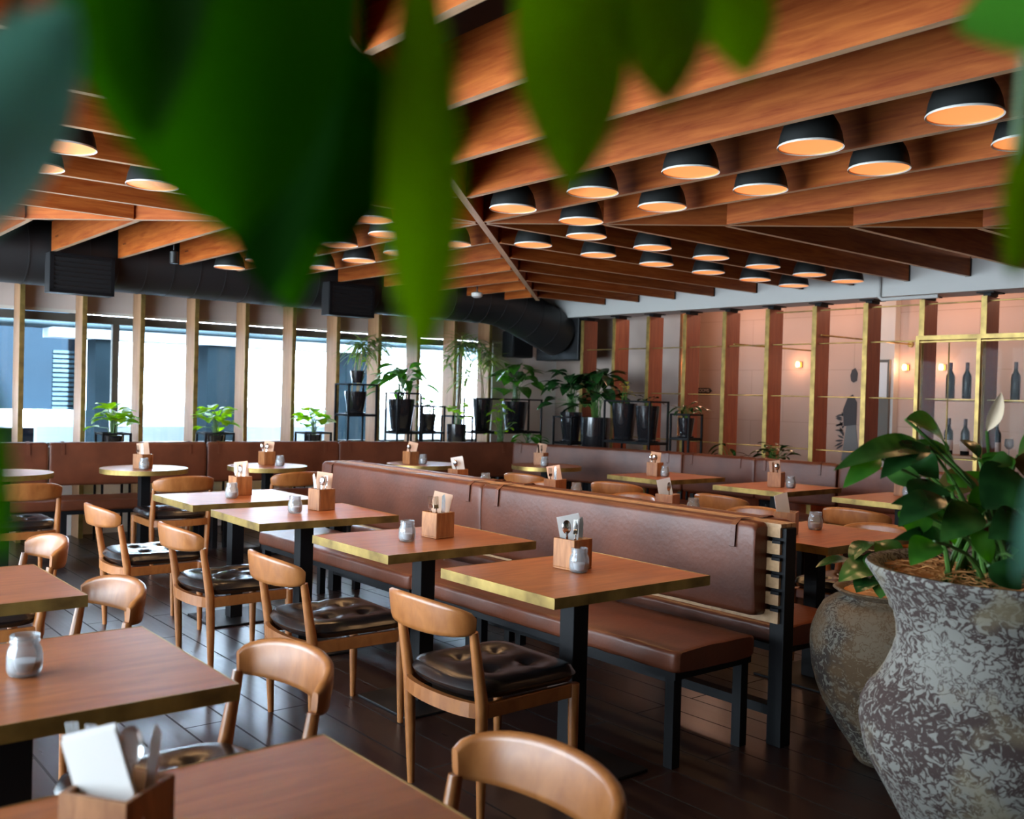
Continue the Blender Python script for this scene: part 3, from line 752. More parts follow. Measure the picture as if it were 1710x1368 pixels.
def bench_side(t, mods, sx, seatz=.46, backtop=.925, seat_front=.60, back0=.035, back1=.135, lean=.0, legs=True, trim=0):
    """modules along +y; seat extends to sx*-x ; sx=-1 => toward -x"""
    for (a, b) in mods:
        L = b-a-.006
        ts = trim if a < .01 else 0
        pr = [(sx*x, z) for x, z in rrect(.10, seat_front, seatz-.085, seatz, .022, crown=.006)]
        if sx < 0: pr = pr[::-1]
        o = cushion(L-ts, pr, 'seat_cushion', 'leather_tan', t, .0022, int(a*100)+7); o.location = (0, a+.003+ts, 0)
        pb = []
        for x, z in rrect(back0, back1, seatz+.075, backtop, .028, crown=.008):
            pb.append((sx*(x+lean*(backtop-z)), z))
        if sx < 0: pb = pb[::-1]
        o = cushion(L, pb, 'back_cushion', 'leather_tan', t, .0012, int(a*100)+9); o.location = (0, a+.003, 0)
        # tie straps over the top
        for yy in (a+.10, b-.16):
            pts = [(sx*.03, yy, backtop+.004), (sx*(back1-.03), yy+.004, backtop+.006), (sx*(back1+.006), yy+.006, backtop-.02), (sx*(back1+.010), yy+.008, backtop-.11)]
            m_ = MB(); vs = []; fs = []
            for (x, y, z) in pts: vs += [(x, y-.013, z), (x, y+.013, z), (x+sx*.003, y+.013, z+.002), (x+sx*.003, y-.013, z+.002)]
            for i in range(3):
                for j in range(4): a_, b_ = i*4+j, i*4+(j+1) % 4; fs.append((a_, b_, b_+4, a_+4))
            fs += [(0, 1, 2, 3), (15, 14, 13, 12)]
            m_.add(vs, fs); m_.build('strap', 'leather_tan', t, smooth=.8)
        xs = sorted((sx*.11, sx*(seat_front-.02)))
        MB().span((xs[0], a+.02+ts, seatz-.115), (xs[1], b-.02, seatz-.085)).build('seat_frame', 'steel_black', t)
        if legs:
            for yy in (a+.05+ts, b-.05):
                MB().span((sx*(seat_front-.045)-.022, yy-.022, 0), (sx*(seat_front-.045)+.022, yy+.022, seatz-.115)).build('leg', 'steel_black', t)
                MB().span((sx*(.14)-.022, yy-.022, 0), (sx*(.14)+.022, yy+.022, seatz-.115)).build('leg', 'steel_black', t)
# central two-sided booth, backbone at x = 3.43
BX = 3.43
t = thing('double_banquette', 'central double sided tan leather booth with black steel end post', 'banquette', (BX, 0, 0))
mods = ((2.43, 4.275), (4.275, 6.12))
bench_side(t, mods, -1, lean=-.03); bench_side(t, mods, 1, lean=-.03)
for y in (2.385, 6.13):
    MB().span((-.035, y-.035, 0), (.035, y+.035, .905)).build('end_post', 'steel_black', t, bevel=.003)
    m_ = MB()
    for zz in (.56, .63, .70, .77, .84): m_.span((-.056, y-.020, zz), (.056, y+.020, zz+.012))
    m_.build('bracket', 'steel_black', t)
for sx in (-1, 1):
    for k, zz in enumerate((.51, .585, .655, .725, .795, .865)):
        MB().span((sx*.036, 2.37, zz), (sx*.050, 6.12, zz+.052)).build('back_slat', 'pale_slat', t)
for k in range(3): MB().span((-.052+k*.036, 2.365, .906), (-.020+k*.036, 6.14, .922)).build('top_slat', 'pale_slat', t)
MB().span((-.03, 2.42, .12), (.03, 6.1, .16)).build('stretcher', 'steel_black', t)
# window and right benches, built as a run of straight modules
def wall_bench_run(name, label, a, b, depth=.50, top=.915, seats=2, trim=0):
    a, b = Vector((*a, 0)), Vector((*b, 0)); L = (b-a).length
    ang = math.atan2(b.y-a.y, b.x-a.x)
    a, b = b, a; ang += PI
    t = thing(name, label, 'bench', (a.x, a.y, 0), ang-PI/2, 'tan leather wall benches')
    mods = [(L*i/seats, L*(i+1)/seats) for i in range(seats)]
    bench_side(t, mods, 1, seatz=.465, backtop=top, seat_front=depth+.10, back0=.01, back1=.09, lean=-.0, legs=True, trim=trim)
    MB().span((-.035, .01, .56), (.008, L-.01, top-.03)).build('back_board', 'pale_slat', t)
    for yy in (.06, L-.06): MB().span((-.03, yy-.02, 0), (.01, yy+.02, .52)).build('back_post', 'steel_black', t)
    return t
wall_bench_run('leather_bench', 'tan leather bench at the left end of the window wall', (2.20, 8.97), (.2, 9.13), .50, seats=1)
wall_bench_run('leather_bench', 'tan leather bench module under the small window plants', (3.53, 8.83), (2.21, 8.97), .50, seats=1)
wall_bench_run('leather_bench', 'tan leather bench module under the third window plant', (4.83, 8.67), (3.54, 8.83), .50, seats=1)
wall_bench_run('leather_bench', 'tan leather bench module below the tall potted canes', (6.72, 8.17), (4.84, 8.67), .50, seats=1)
wall_bench_run('leather_bench', 'tan leather bench module in the corner on the right side', (7.30, 6.22), (6.74, 8.12), .50, seats=1, trim=.66)
wall_bench_run('leather_bench', 'tan leather bench along the right fins, middle run', (7.44, 4.62), (7.305, 6.20), .50, seats=2)
wall_bench_run('leather_bench', 'tan leather bench along the right fins, nearest run', (7.47, 2.2), (7.445, 4.60), .50, seats=2)

# ------------------------------------------------------------------ caddies, jars, cutlery
def make_caddy():
    t = thing('cutlery_caddy', '', 'caddy')
    h, w_, q_ = .118, .054, .008
    m_ = MB(); m_.span((-w_, -w_, 0), (w_, w_, .008))
    m_.span((-w_, -w_, .008), (-w_+q_, w_, h)); m_.span((w_-q_, -w_, .008), (w_, w_, h)); m_.span((-w_+q_, -w_, .008), (w_-q_, -w_+q_, h)); m_.span((-w_+q_, w_-q_, .008), (w_-q_, w_, h))
    m_.build('box', 'box_wood', t, bevel=.0015, seg=1); return t
def make_jar():
    t = thing('glass_jar', '', 'jar')
    out = [(.0, .0), (.028, 0), (.034, .004), (.038, .016), (.0385, .045), (.036, .060), (.031, .069), (.030, .074), (.0325, .077), (.0325, .080), (.0305, .082), (.0305, .086), (.0318, .088), (.0318, .093)]
    inn = [(.0285, .093), (.0285, .072), (.0335, .058), (.0355, .045), (.035, .016), (.030, .008), (0, .006)]
    MB().lathe(out+inn, 24).build('glass_body', 'jar_glass', t, smooth=.9)
    MB().lathe([(0, .0075), (.029, .0085), (.033, .018), (.0335, .028), (.031, .033), (0, .035)], 20).build('salt_fill', 'wax', t, smooth=.9)
    return t
def make_fork():
    t = thing('fork', '', 'fork')
    m_ = MB(); m_.box((0, 0, .055), (.011, .0025, .11)); m_.box((0, 0, .118), (.006, .0025, .02)); m_.box((0, .002, .135), (.022, .0022, .018))
    m_.build('handle', 'chrome', t, bevel=.0008, seg=1)
    m_ = MB()
    for k in range(4): m_.box((-.0092+k*.0061, .003, .163), (.0031, .002, .04))
    m_.build('tines', 'chrome', t); return t
def make_knife():
    t = thing('knife', '', 'knife')
    MB().box((0, 0, .05), (.012, .005, .10)).build('handle', 'chrome', t, bevel=.0015)
    MB().add([(-.008, -.001, .1), (.010, -.001, .1), (.010, -.001, .17), (.004, -.001, .195), (-.007, -.001, .185), (-.008, .001, .1), (.010, .001, .1), (.010, .001, .17), (.004, .001, .195), (-.007, .001, .185)],
             [(4, 3, 2, 1, 0), (5, 6, 7, 8, 9), (0, 1, 6, 5), (1, 2, 7, 6), (2, 3, 8, 7), (3, 4, 9, 8), (4, 0, 5, 9)]).build('blade', 'chrome', t)
    return t
def make_spoon():
    t = thing('spoon', '', 'spoon')
    MB().box((0, 0, .065), (.010, .0025, .13)).build('handle', 'chrome', t, bevel=.0008, seg=1)
    vs = []; fs = []; G, H = 6, 14
    for i in range(G+1):
        for j in range(H):
            a = 2*PI*j/H; r_ = i/G; vs.append((.0185*r_*math.cos(a), -.007*(1-r_*r_)+.003, .152+.028*r_*math.sin(a)))
    for i in range(G):
        for j in range(H): a_, b_ = i*H+j, i*H+(j+1) % H; fs.append((a_, b_, b_+H, a_+H))
    MB().add(vs, fs).build('bowl', 'chrome', t, smooth=3.2); return t
def mk_card(mat):
    def f():
        m_ = MB(); m_.box((0, 0, .099), (.090, .0016, .198)); m_.box((.002, .0022, .096), (.090, .0010, .192))
        o = m_.build('napkin', mat); tag(o, '', 'napkin'); return o
    return f
CA, JA, FO, KN, SP, CP, CW = Maker(make_caddy), Maker(make_jar), Maker(make_fork), Maker(make_knife), Maker(make_spoon), Maker(mk_card('card_peach')), Maker(mk_card('card_white'))
TZ = .7512
caddies = {  # table: x, y, rot, napkin maker, lean sideways, cutlery
    'T1': (2.60, 2.775, .1, CW, 'w', 'sfk'), 'T2': (2.613, 3.711, .08, CP, 'p', 'ffk'), 'T3': (2.638, 4.885, .12, CP, 'p', 'ksf'), 'T4': (2.55, 5.78, .05, CP, 'p', 'fsk'),
    'N2': (.437, 1.37, .62, CW, 'w', 'ksff'), 'Q1': (6.362, 5.77, .2, CP, 'p', 'ss'), 'Q2': (6.513, 4.62, .3, CP, 'p', 'ks'), 'Q3': (6.86, 3.74, .2, CP, 'p', 'f'),
    'R4': (6.25, 7.16, .35, CP, 'p', 'kf'), 'R3': (5.06, 7.66, .1, CP, 'p', 's'), 'R2': (3.765, 7.99, .05, CP, 'p', 'ss'), 'R1': (2.665, 7.92, .4, CP, 'p', 'fk'),
    'P1': (4.233, 5.773, .1, CW, 'p', 's'), 'P2': (4.35, 4.834, .1, CP, 'p', 'fk'), 'P3': (4.313, 3.806, .3, CW, 'w', 's'), 'P4': (4.212, 2.92, .45, CW, 'w', '')}
ALLW = dict(TW); ALLW.update(RW)
kn = {'s': (SP, 'spoon'), 'f': (FO, 'fork'), 'k': (KN, 'knife')}
for key, (x, y, a, cm, cc, cut) in caddies.items():
    wh = ALLW[key]
    CA.put('square wooden cutlery caddy standing on %s' % wh, (x, y, TZ), a, 'wooden cutlery caddies')
    R_ = random.Random(hash(key) % 1000 if False else sum(map(ord, key))*7)
    side = R_.choice((-1, 1)) if key not in ('T1', 'P1', 'P2', 'P3', 'P4', 'N2') else -1
    if key == 'R3': side = 1
    ca = a-.88+(.25 if key in ('T1', 'P3', 'P4') else 0)
    # napkin leaning in the caddy, its foot inside the box
    lean = {'T2': .30, 'T3': .10, 'T1': -.26, 'R3': .7, 'P1': -.5, 'P2': -.45, 'P3': -.40, 'P4': -.42, 'N2': -.30, 'R4': .42}.get(key, .12*side)
    lean = max(-.20, min(.20, lean))
    if key == 'N2': ca, lean = 2.19, .32
    tilt = {'R4': -.18, 'Q1': -.12}.get(key, -.1)
    dx, dy = rot2(-lean*.10, .016, ca)
    cm.put('%s paper napkin standing in the caddy on %s' % ({'w': 'white', 'p': 'peach'}[cc], wh), (x+dx, y+dy, TZ+.010), (tilt*.5, lean, ca), 'paper napkins in the caddies')
    seen = {}
    for k, ch in enumerate(cut):
        mk, nm = kn[ch]; seen[nm] = seen.get(nm, 0)+1
        ux = -.024+.024*k if len(cut) > 1 else 0
        uy = -.012-.012*(k % 2)
        dx, dy = rot2(ux, uy, ca)
        ln = R_.uniform(-.08, .08)+(-.10+.08*k)
        extra = '' if seen[nm] == 1 else 'second '
        mk.put('%s%s standing upright in the caddy on %s' % (extra and 'second ', nm, wh) if extra else 'metal %s standing upright in the caddy on %s' % (nm, wh), (x+dx-ln*.05, y+dy, TZ+.0095), (R_.uniform(-.05, .12), ln, ca+R_.uniform(-.5, .5)), 'cutlery in the caddies')
jars = {'T1': (2.565, 2.70), 'T2': (2.418, 3.673), 'T3': (2.439, 4.812), 'T4': (2.43, 5.63), 'N1': (.553, 2.408), 'Q1': (6.37, 5.66), 'Q2': (6.55, 4.51), 'Q3': (6.773, 3.66), 'R4': (6.13, 6.97), 'R3': (5.16, 7.60), 'R2': (3.80, 7.80), 'R1': (2.64, 7.82), 'P4': (4.53, 2.96), 'P1': (4.387, 5.64), 'P2': (4.491, 4.775), 'P3': (4.465, 3.74)}
for key, (x, y) in jars.items():
    JA.put('clear glass jar of white salt standing on %s' % ALLW[key], (x, y, TZ), rnd.uniform(0, 6), 'clear glass jars')
o = MB().box((0, 0, .008), (.10, .06, .012)); 
for k in range(4): o.tube([(-.03+.02*k, 0, .012), (-.03+.02*k, 0, .02)], .008, 8)
o = o.build('floor_outlet', 'grille_black', bevel=.002); o.location = (3.15, 4.72, 0); o.rotation_euler = (0, 0, .5)
tag(o, 'small black outlet box on the floor under the booth seat', 'floor outlet')

# ------------------------------------------------------------------ display cabinet with wine
t = thing('display_cabinet', 'brass framed glass wine cabinet built between the right fins', 'cabinet', (7.84, 3.2, 0))
m_ = MB()
for z in (1.995, ): m_.span((-.02, -1.2, z-.018), (.02, 1.0, z+.018))
m_.span((-.012, -1.2, 1.955), (.012, 1.0, 1.967))
for y in (.985, .47, -.05, -.58, -1.19): m_.span((-.02, y-.016, .80), (.02, y+.016, 1.977))
m_.build('frame', 'brass', t)
MB().tube([(0, .72, .86), (0, .72, 1.95)], .006, 6).build('mullion', 'brass', t)
for z in (.985, 1.47):
    MB().span((.30, -1.2, z), (.62, 1.0, z+.025)).build('shelf', 'shelf_wood', t)
MB().span((-.003, -1.18, .82), (.003, .968, 1.955)).build('glass_front', 'cabinet_glass', t)
MB().span((.58, -1.2, .985), (.62, 1.0, 1.01)).build('rear_rail', 'steel_black', t)
def mk_bottle(label):
    def f():
        t = thing('wine_bottle', '', 'bottle')
        MB().lathe([(0, 0), (.035, 0), (.037, .006), (.037, .185), (.034, .205), (.020, .228), (.0145, .245), (.0138, .30), (.015, .302), (.015, .31), (0, .31)], 20).build('body', 'bottle_glass', t, smooth=.8)
        MB().lathe([(.0147, .255), (.0155, .255), (.0158, .312), (0, .313)], 16).build('foil', 'bottle_foil', t, smooth=.8)
        if label: MB().lathe([(.0374, .035), (.0376, .035), (.0376, .125), (.0374, .125)], 20).build('paper_label', 'bottle_label', t, smooth=.8)
        return t
    return f
B1, B2 = Maker(mk_bottle(False)), Maker(mk_bottle(True))
for i, y in enumerate((4.115, 3.975, 3.80, 3.585, 3.44)):
    B1.put('dark wine bottle on the upper cabinet shelf, %s from the left' % ORD[i], (8.32, y*8.32/8.02-.13, 1.496), 0, 'wine bottles on the upper shelf')
for i, y in enumerate((4.115, 3.975, 3.84, 3.72)):
    B2.put('pale labelled wine bottle on the lower cabinet shelf, %s from the left' % ORD[i], (8.32, y*8.32/8.02-.13, 1.011), rnd.uniform(0, 6), 'wine bottles on the lower shelf')
def make_goblet():
    t = thing('wine_glass', '', 'glass')
    MB().lathe([(0, 0), (.03, 0), (.03, .003), (.004, .006), (.004, .07), (.02, .078), (.036, .10), (.036, .13), (.030, .16), (.029, .16), (.034, .13), (.034, .10), (.018, .082), (0, .08)], 20).build('bowl', 'jar_glass', t, smooth=.8)
    return t
GB = Maker(make_goblet)
for i, y in enumerate((3.61, 3.46)): GB.put('stemmed wine glass on the lower cabinet shelf, %s from the bottles' % ORD[i], (8.28, y*8.28/8.02-.12, 1.011), 0, 'wine glasses')
# sign, mural, wall lamps on the pink wall
t = thing('restroom_sign', 'black arrow shaped restrooms sign on the pink wall', 'sign', (9.585, 8.02*9.6/9.4-.21, 1.545))
MB().add([(0, .18, -.034), (0, -.15, -.034), (0, -.19, 0), (0, -.15, .034), (0, .18, .034), (.012, .18, -.034), (.012, -.15, -.034), (.012, -.19, 0), (.012, -.15, .034), (.012, .18, .034)],
         [(0, 1, 2, 3, 4), (9, 8, 7, 6, 5), (0, 5, 6, 1), (1, 6, 7, 2), (2, 7, 8, 3), (3, 8, 9, 4), (4, 9, 5, 0)]).build('board', 'sign_black', t)
fc = bpy.data.curves.new('lettering', 'FONT'); fc.body = 'RESTROOMS'; fc.size = .058; fc.extrude = .0008; fc.align_x = 'CENTER'; fc.align_y = 'CENTER'
fo = bpy.data.objects.new('lettering', fc); COL.objects.link(fo); fo.parent = t
fc.materials.append(MAT['sign_text'])
lm_ = bpy.data.meshes.new_from_object(fo.evaluated_get(bpy.context.evaluated_depsgraph_get())); bpy.data.objects.remove(fo)
fo = bpy.data.objects.new('lettering', lm_); COL.objects.link(fo); fo.parent = t
fo.matrix_local = Matrix(((0, 0, -1, -.002), (-1, 0, 0, .01), (0, 1, 0, 0), (0, 0, 0, 1)))
t = thing('wall_mural', 'ink drawing of a standing figure in a long dress on the pink wall', 'mural', (9.594, 5.85, 0))
def flat(poly, name, mat, x=0): MB().add([(x, y, z) for y, z in poly]+[(x+.003, y, z) for y, z in poly], [tuple(range(len(poly))), tuple(range(2*len(poly)-1, len(poly)-1, -1))]).build(name, mat, t)
flat([(-.10, .80), (.12, .80), (.07, 1.18), (.045, 1.32), (-.03, 1.32), (-.05, 1.16)], 'dress', 'mural_grey')
flat([(-.05, 1.20), (.10, 1.18), (.115, 1.36), (.06, 1.50), (.0, 1.53), (-.05, 1.45)], 'bodice', 'mural_ink', -.002)
flat([(.0, 1.66), (.03, 1.68), (.04, 1.74), (.02, 1.80), (-.02, 1.82), (-.05, 1.76), (-.04, 1.68)], 'head', 'mural_ink')
m_ = MB()
for k in range(16):
    b_ = (-.003, .09+rnd.uniform(0, .03), .98+.022*k); a_ = rnd.uniform(-.6, 2.4)
    m_.leaf(b_, (b_[0], b_[1]+.075*math.cos(a_)+.03, b_[2]+.075*math.sin(a_)-.02), .022, (1, 0, 0), 0, 0, 4)
m_.build('flower_spray', 'mural_ink', t)
for i, (y, z) in enumerate(((6.53, 1.86), (5.24, 1.82), (4.85, 1.82))):
    t = thing('wall_lamp', 'small glowing wall lamp on the pink wall, %s from the left' % ORD[i], 'lamp', (9.598, y, z), 0, 'small wall lamps')
    MB().span((-.02, -.03, -.03), (0, .03, .03)).build('backplate', 'brass', t)
    MB().lathe([(0, -.03), (.02, -.028), (.024, 0), (.018, .03), (0, .035)], 14, (-.05, 0, 0)).build('bulb', 'bulb_glow', t, smooth=1.0)
    l = bpy.data.lights.new('wall_lamp_light', 'POINT'); l.energy = 1.4; l.color = (1, .5, .3); l.shadow_soft_size = .03
    lo = bpy.data.objects.new('wall_lamp_light', l); COL.objects.link(lo); lo.parent = t; lo.location = (-.12, 0, 0)

for i, y in enumerate((7.2, 5.9, 4.6, 3.3)):
    t = thing('back_room_fill', 'added warm fill lamp in the room beyond the fins, %s from the corner' % ORD[i], 'lamp', (8.95, y, 2.72), 0, 'added fill lamps beyond the fins')  # added unseen fill lamps that brighten the pink wall
    MB().lathe([(0, 0), (.07, 0), (.075, .01), (.075, .07), (0, .08)], 20).build('housing', 'rim_white', t, smooth=.8)
    MB().lathe([(0, -.006), (.06, -.004), (.06, -.001), (0, -.001)], 20).build('bulb', 'bulb_glow', t)
    l = bpy.data.lights.new('back_room_fill_light', 'POINT'); l.energy = 12; l.color = (1, .56, .38); l.shadow_soft_size = .06
    lo = bpy.data.objects.new('back_room_fill_light', l); COL.objects.link(lo); lo.parent = t; lo.location = (0, 0, -.08)

# ------------------------------------------------------------------ plants and stands
def stand(label, x0, x1, top, y0, y1, shelf=None):
    t = thing('plant_stand', label, 'plant stand', ((x0+x1)/2, (y0+y1)/2, 0), 0, 'black steel plant stands')
    hx, hy = (x1-x0)/2, (y1-y0)/2; b = .009
    for sx in (-1, 1):
        for sy in (-1, 1): MB().span((sx*hx-b, sy*hy-b, 0), (sx*hx+b, sy*hy+b, top)).build('leg', 'steel_black', t)
    for z in [top-b]+([shelf-b] if shelf else []):
        m_ = MB()
        for sy in (-1, 1): m_.span((-hx, sy*hy-b, z-b), (hx, sy*hy+b, z+b))
        for sx in (-1, 1): m_.span((sx*hx-b, -hy, z-b), (sx*hx+b, hy, z+b))
        m_.build('top_rail' if z == top-b else 'shelf_rail', 'steel_black', t)
    if shelf: MB().span((-hx, -hy, shelf), (hx, hy, shelf+.008)).build('shelf', 'steel_black', t)
    return t
def potted(label, loc, r_, h, kind, seed=1, spread=.25, height=.4, n=14, mat='leaf_mid', cat='potted plant', wl=None, saucer=True, lean=(0, 0)):
    R_ = random.Random(seed)
    t = thing('potted_plant', label, cat, loc, 0)
    MB().lathe([(0, 0), (r_*.68, 0), (r_*.72, .01), (r_*.97, h*.85), (r_, h), (r_*.92, h), (r_*.9, h-.02), (0, h-.03)], 28).build('pot', 'pot_black', t, smooth=.8)
    MB().lathe([(0, h-.028), (r_*.89, h-.026), (0, h-.012)], 20).build('soil', 'soil', t)
    if saucer: MB().lathe([(0, -.0), (r_*.9, 0), (r_*.98, .014), (r_*.9, .016), (0, .012)], 24).build('saucer', 'pot_black', t, smooth=.8)
    st, lf = MB(), MB()
    if kind in ('round', 'lily'):
        for i in range(n):
            a = 2*PI*i/n*2.4+R_.uniform(-.5, .5); q_ = (i+.5)/n
            rad = spread*(.25+.75*q_)*R_.uniform(.7, 1.05); z = h+height*(1-.75*q_*q_)*R_.uniform(.7, 1.0)
            p0 = Vector((R_.uniform(-.3, .3)*r_, R_.uniform(-.3, .3)*r_, h-.02))
            p1 = Vector((rad*math.cos(a)*.7+lean[0], rad*math.sin(a)*.7+lean[1], z))
            mid = (p0+p1)/2+Vector((-p1.x*.2, -p1.y*.2, .15*height))
            st.tube([p0, mid, p1], [.0032, .0028, .0022], 5)
            L = (wl[0] if wl else .12)*R_.uniform(.75, 1.15); wd = (wl[1] if wl else .09)*R_.uniform(.8, 1.1)
            dn = R_.uniform(-.75, .15) if kind == 'lily' else R_.uniform(-.5, .35)
            d_ = Vector((math.cos(a), math.sin(a), dn)).normalized()
            lf.leaf(p1, p1+d_*L, wd, (R_.uniform(-.3, .3), R_.uniform(-.3, .3), 1), .12, .2, 8, .7 if kind == 'round' else .9, .40)
    elif kind == 'palm':
        for i in range(n):
            a = R_.uniform(0, 2*PI); rad = spread*R_.uniform(.2, .9)
            p0 = Vector((R_.uniform(-.4, .4)*r_, R_.uniform(-.4, .4)*r_, h-.02)); z = h+height*R_.uniform(.55, 1)
            p1 = Vector((rad*math.cos(a)+lean[0], rad*math.sin(a)+lean[1], z))
            st.tube([p0, p0.lerp(p1, .5)+Vector((0, 0, .05)), p1], [.006, .005, .003], 5)
            for k in range(30):
                b = R_.uniform(0, 2*PI); e = R_.uniform(-.5, .75)
                d_ = Vector((math.cos(b), math.sin(b), e)).normalized(); s0 = p0.lerp(p1, R_.uniform(.82, 1))
                L = R_.uniform(.16, .32)
                lf.leaf(s0, s0+d_*L+Vector((0, 0, -.07)), .019, (0, 0, 1), .10, .3, 5, .5, .3)
    st.build('stems', 'stem_green' if kind != 'palm' else 'cane', t, smooth=1.0)
    lf.build('foliage', mat, t, smooth=3.2)
    return t
# along the windows
Y0, Y1 = 9.02, 9.24
for i, (a, b, s_) in enumerate(((2.68, 2.92, 3), (3.62, 3.90, 5), (4.67, 4.96, 8))):
    stand('low black stand, %s from the left on the window side' % ORD[i], a, b, .985, Y0, Y1, .78)
    potted('young bright green plant in the %s low stand from the left' % ORD[i], ((a+b)/2, 9.13, .788), .085, .17, 'round', s_, .20, .27, 24, 'leaf_bright', wl=(.15, .13))
stand('tall black stand holding a pot with feathery canes', 5.16, 5.50, 1.50, Y0, Y1+.06, 1.17)
potted('feathery tall plant in glazed black pot on the tall stand', (5.32, 9.15, 1.178), .12, .24, 'palm', 4, .22, .80, 5, 'leaf_grass', lean=(.08, 0))
potted('tiny seedling in a small black pot at the tall stand', (5.27, 9.04, 1.508), .075, .13, 'round', 6, .12, .22, 4, 'leaf_bright', wl=(.06, .05), saucer=False)
stand('black stand under the large glossy plant beside the canes', 5.76, 6.06, 1.42, Y0-.02, Y1, .98)
potted('leafy plant with long pointed leaves in big glossy pot', (5.89, 9.13, .988), .15, .36, 'lily', 10, .34, .40, 40, 'leaf_mid', wl=(.26, .10))
stand('small black stand with two pots beside the third post', 6.10, 6.40, 1.28, Y0, Y1, .98)
potted('small trailing plant in black pot on the small stand', (6.25, 9.12, .988), .09, .20, 'round', 13, .20, .16, 10, 'leaf_mid', wl=(.12, .10))
potted('yellow green plant in tall black floor pot by the windows', (6.46, 8.86, .0), .11, 1.08, 'round', 14, .16, .24, 9, 'leaf_bright', wl=(.12, .12))
stand('black stand with low rail behind the floor pot', 6.52, 6.80, 1.17, Y0, Y1, .70)
potted('tall thin dracaena with spiky tufts near the windows', (6.66, 9.13, .708), .10, .30, 'palm', 15, .16, 1.10, 6, 'leaf_grass')
stand('wide black stand under the broad leaved corner plants', 6.84, 7.84, 1.38, Y0-.02, Y1, .98)
potted('tall cane plant in black pot on the wide stand', (7.02, 9.12, .988), .12, .38, 'palm', 16, .20, .80, 5, 'leaf_grass', lean=(.05, 0))
potted('broad leaved plant in large black pot on the wide stand', (7.52, 9.12, .988), .16, .36, 'lily', 17, .36, .46, 30, 'leaf_mid', wl=(.26, .17))
potted('bright climbing plant in a floor pot between the stands', (7.05, 8.80, .0), .12, .82, 'round', 18, .22, .55, 26, 'leaf_bright', wl=(.09, .07))
# along the right fins
stand('black stand left of the dark glossy corner plants', 7.44, 7.68, 1.20, 8.02, 8.32, .90)
potted('dark glossy plant with many leaves in the corner', (7.56, 8.16, .908), .13, .34, 'lily', 21, .36, .46, 40, 'leaf_dark', wl=(.22, .13))
potted('tall dark plant in floor pot in front of the first right fin', (7.60, 7.80, .0), .17, 1.20, 'lily', 22, .36, .56, 44, 'leaf_dark', wl=(.28, .15))
stand('black stand holding the glossy pots before the second right fin', 7.46, 7.74, 1.40, 6.86, 7.52, .96)
potted('glossy black pot with golden flowering plant by the second right fin', (7.60, 7.36, .968), .14, .40, 'round', 23, .12, .24, 10, 'flower_gold', wl=(.07, .05))
potted('glossy black pot with low dark leaves by the third right fin', (7.60, 7.02, .968), .13, .38, 'round', 24, .16, .10, 8, 'leaf_dark', wl=(.10, .07))
stand('small black stand with drooping plant by the third right fin', 7.56, 7.76, 1.28, 6.42, 6.66, 1.03)
potted('drooping dark plant with one upright leaf on the small stand', (7.66, 6.54, 1.038), .085, .20, 'lily', 25, .24, .14, 16, 'leaf_dark', wl=(.18, .05))
potted('low thin leaved plant behind the right bench', (7.70, 6.03, .0), .12, .80, 'lily', 26, .22, .20, 8, 'leaf_dark', wl=(.16, .05))
potted('dense dark bush behind the right bench', (7.70, 5.50, .0), .14, .82, 'round', 27, .22, .20, 22, 'leaf_dark', wl=(.13, .08))
potted('low green plant behind the corner bench', (7.25, 8.55, .0), .14, .78, 'lily', 28, .24, .22, 14, 'leaf_mid', wl=(.18, .08))

# ------------------------------------------------------------------ the two clay pots
P1 = (2.67, 1.16)
t = thing('clay_urn', 'large limewashed clay urn with flared neck in right foreground', 'urn', (*P1, 0))
prof = [(0, 0), (.15, 0), (.165, .02), (.20, .16), (.245, .30), (.283, .369), (.312, .42), (.343, .48), (.354, .53), (.359, .56), (.353, .585), (.357, .60), (.340, .637), (.318, .665), (.297, .70), (.278, .745), (.268, .785), (.270, .82), (.279, .862), (.289, .872), (.291, .885), (.305, .91), (.322, .937), (.343, .968), (.354, .985), (.350, .993), (.325, .99), (.31, .965), (.30, .94), (0, .93)]
MB().lathe(prof, 64).build('urn_body', 'pot_lime', t, smooth=1.2)
m_ = MB(); R_ = random.Random(5)
m_.lathe([(0, .955), (.2, .952), (.315, .946)], 32)
for k in range(900):
    a, r_ = R_.uniform(0, 2*PI), .30*math.sqrt(R_.random()); b = R_.uniform(0, 2*PI); L = R_.uniform(.03, .08)
    c = Vector((r_*math.cos(a), r_*math.sin(a), .955+R_.uniform(0, .022)+(.03*(1-r_/.3))))
    d_ = Vector((math.cos(b), math.sin(b), R_.uniform(-.25, .25)))*L/2
    if (c+d_).xy.length < .32 and (c-d_).xy.length < .32: m_.tube([c-d_, c+Vector((0, 0, R_.uniform(0, .008))), c+d_], .0011, 3, False)
m_.build('coir_mulch', 'fibre', t)
t['kind'] = 'thing'
P2 = (3.62, 2.02)
t = thing('clay_jar_planter', 'round ochre and grey clay planter behind the large urn', 'planter', (*P2, 0))
prof2 = [(0, 0), (.10, 0), (.115, .02), (.125, .05), (.18, .128), (.244, .236), (.272, .31), (.288, .37), (.297, .45), (.296, .50), (.290, .53), (.272, .58), (.25, .62), (.215, .645), (.180, .655), (.176, .662), (.195, .672), (.214, .686), (.208, .692), (.18, .685), (.165, .665), (0, .655)]
MB().lathe(prof2, 56).build('planter_body', 'pot_ochre', t, smooth=1.2)
m_ = MB(); m_.lathe([(0, .690), (.1, .684), (.172, .676)], 28)
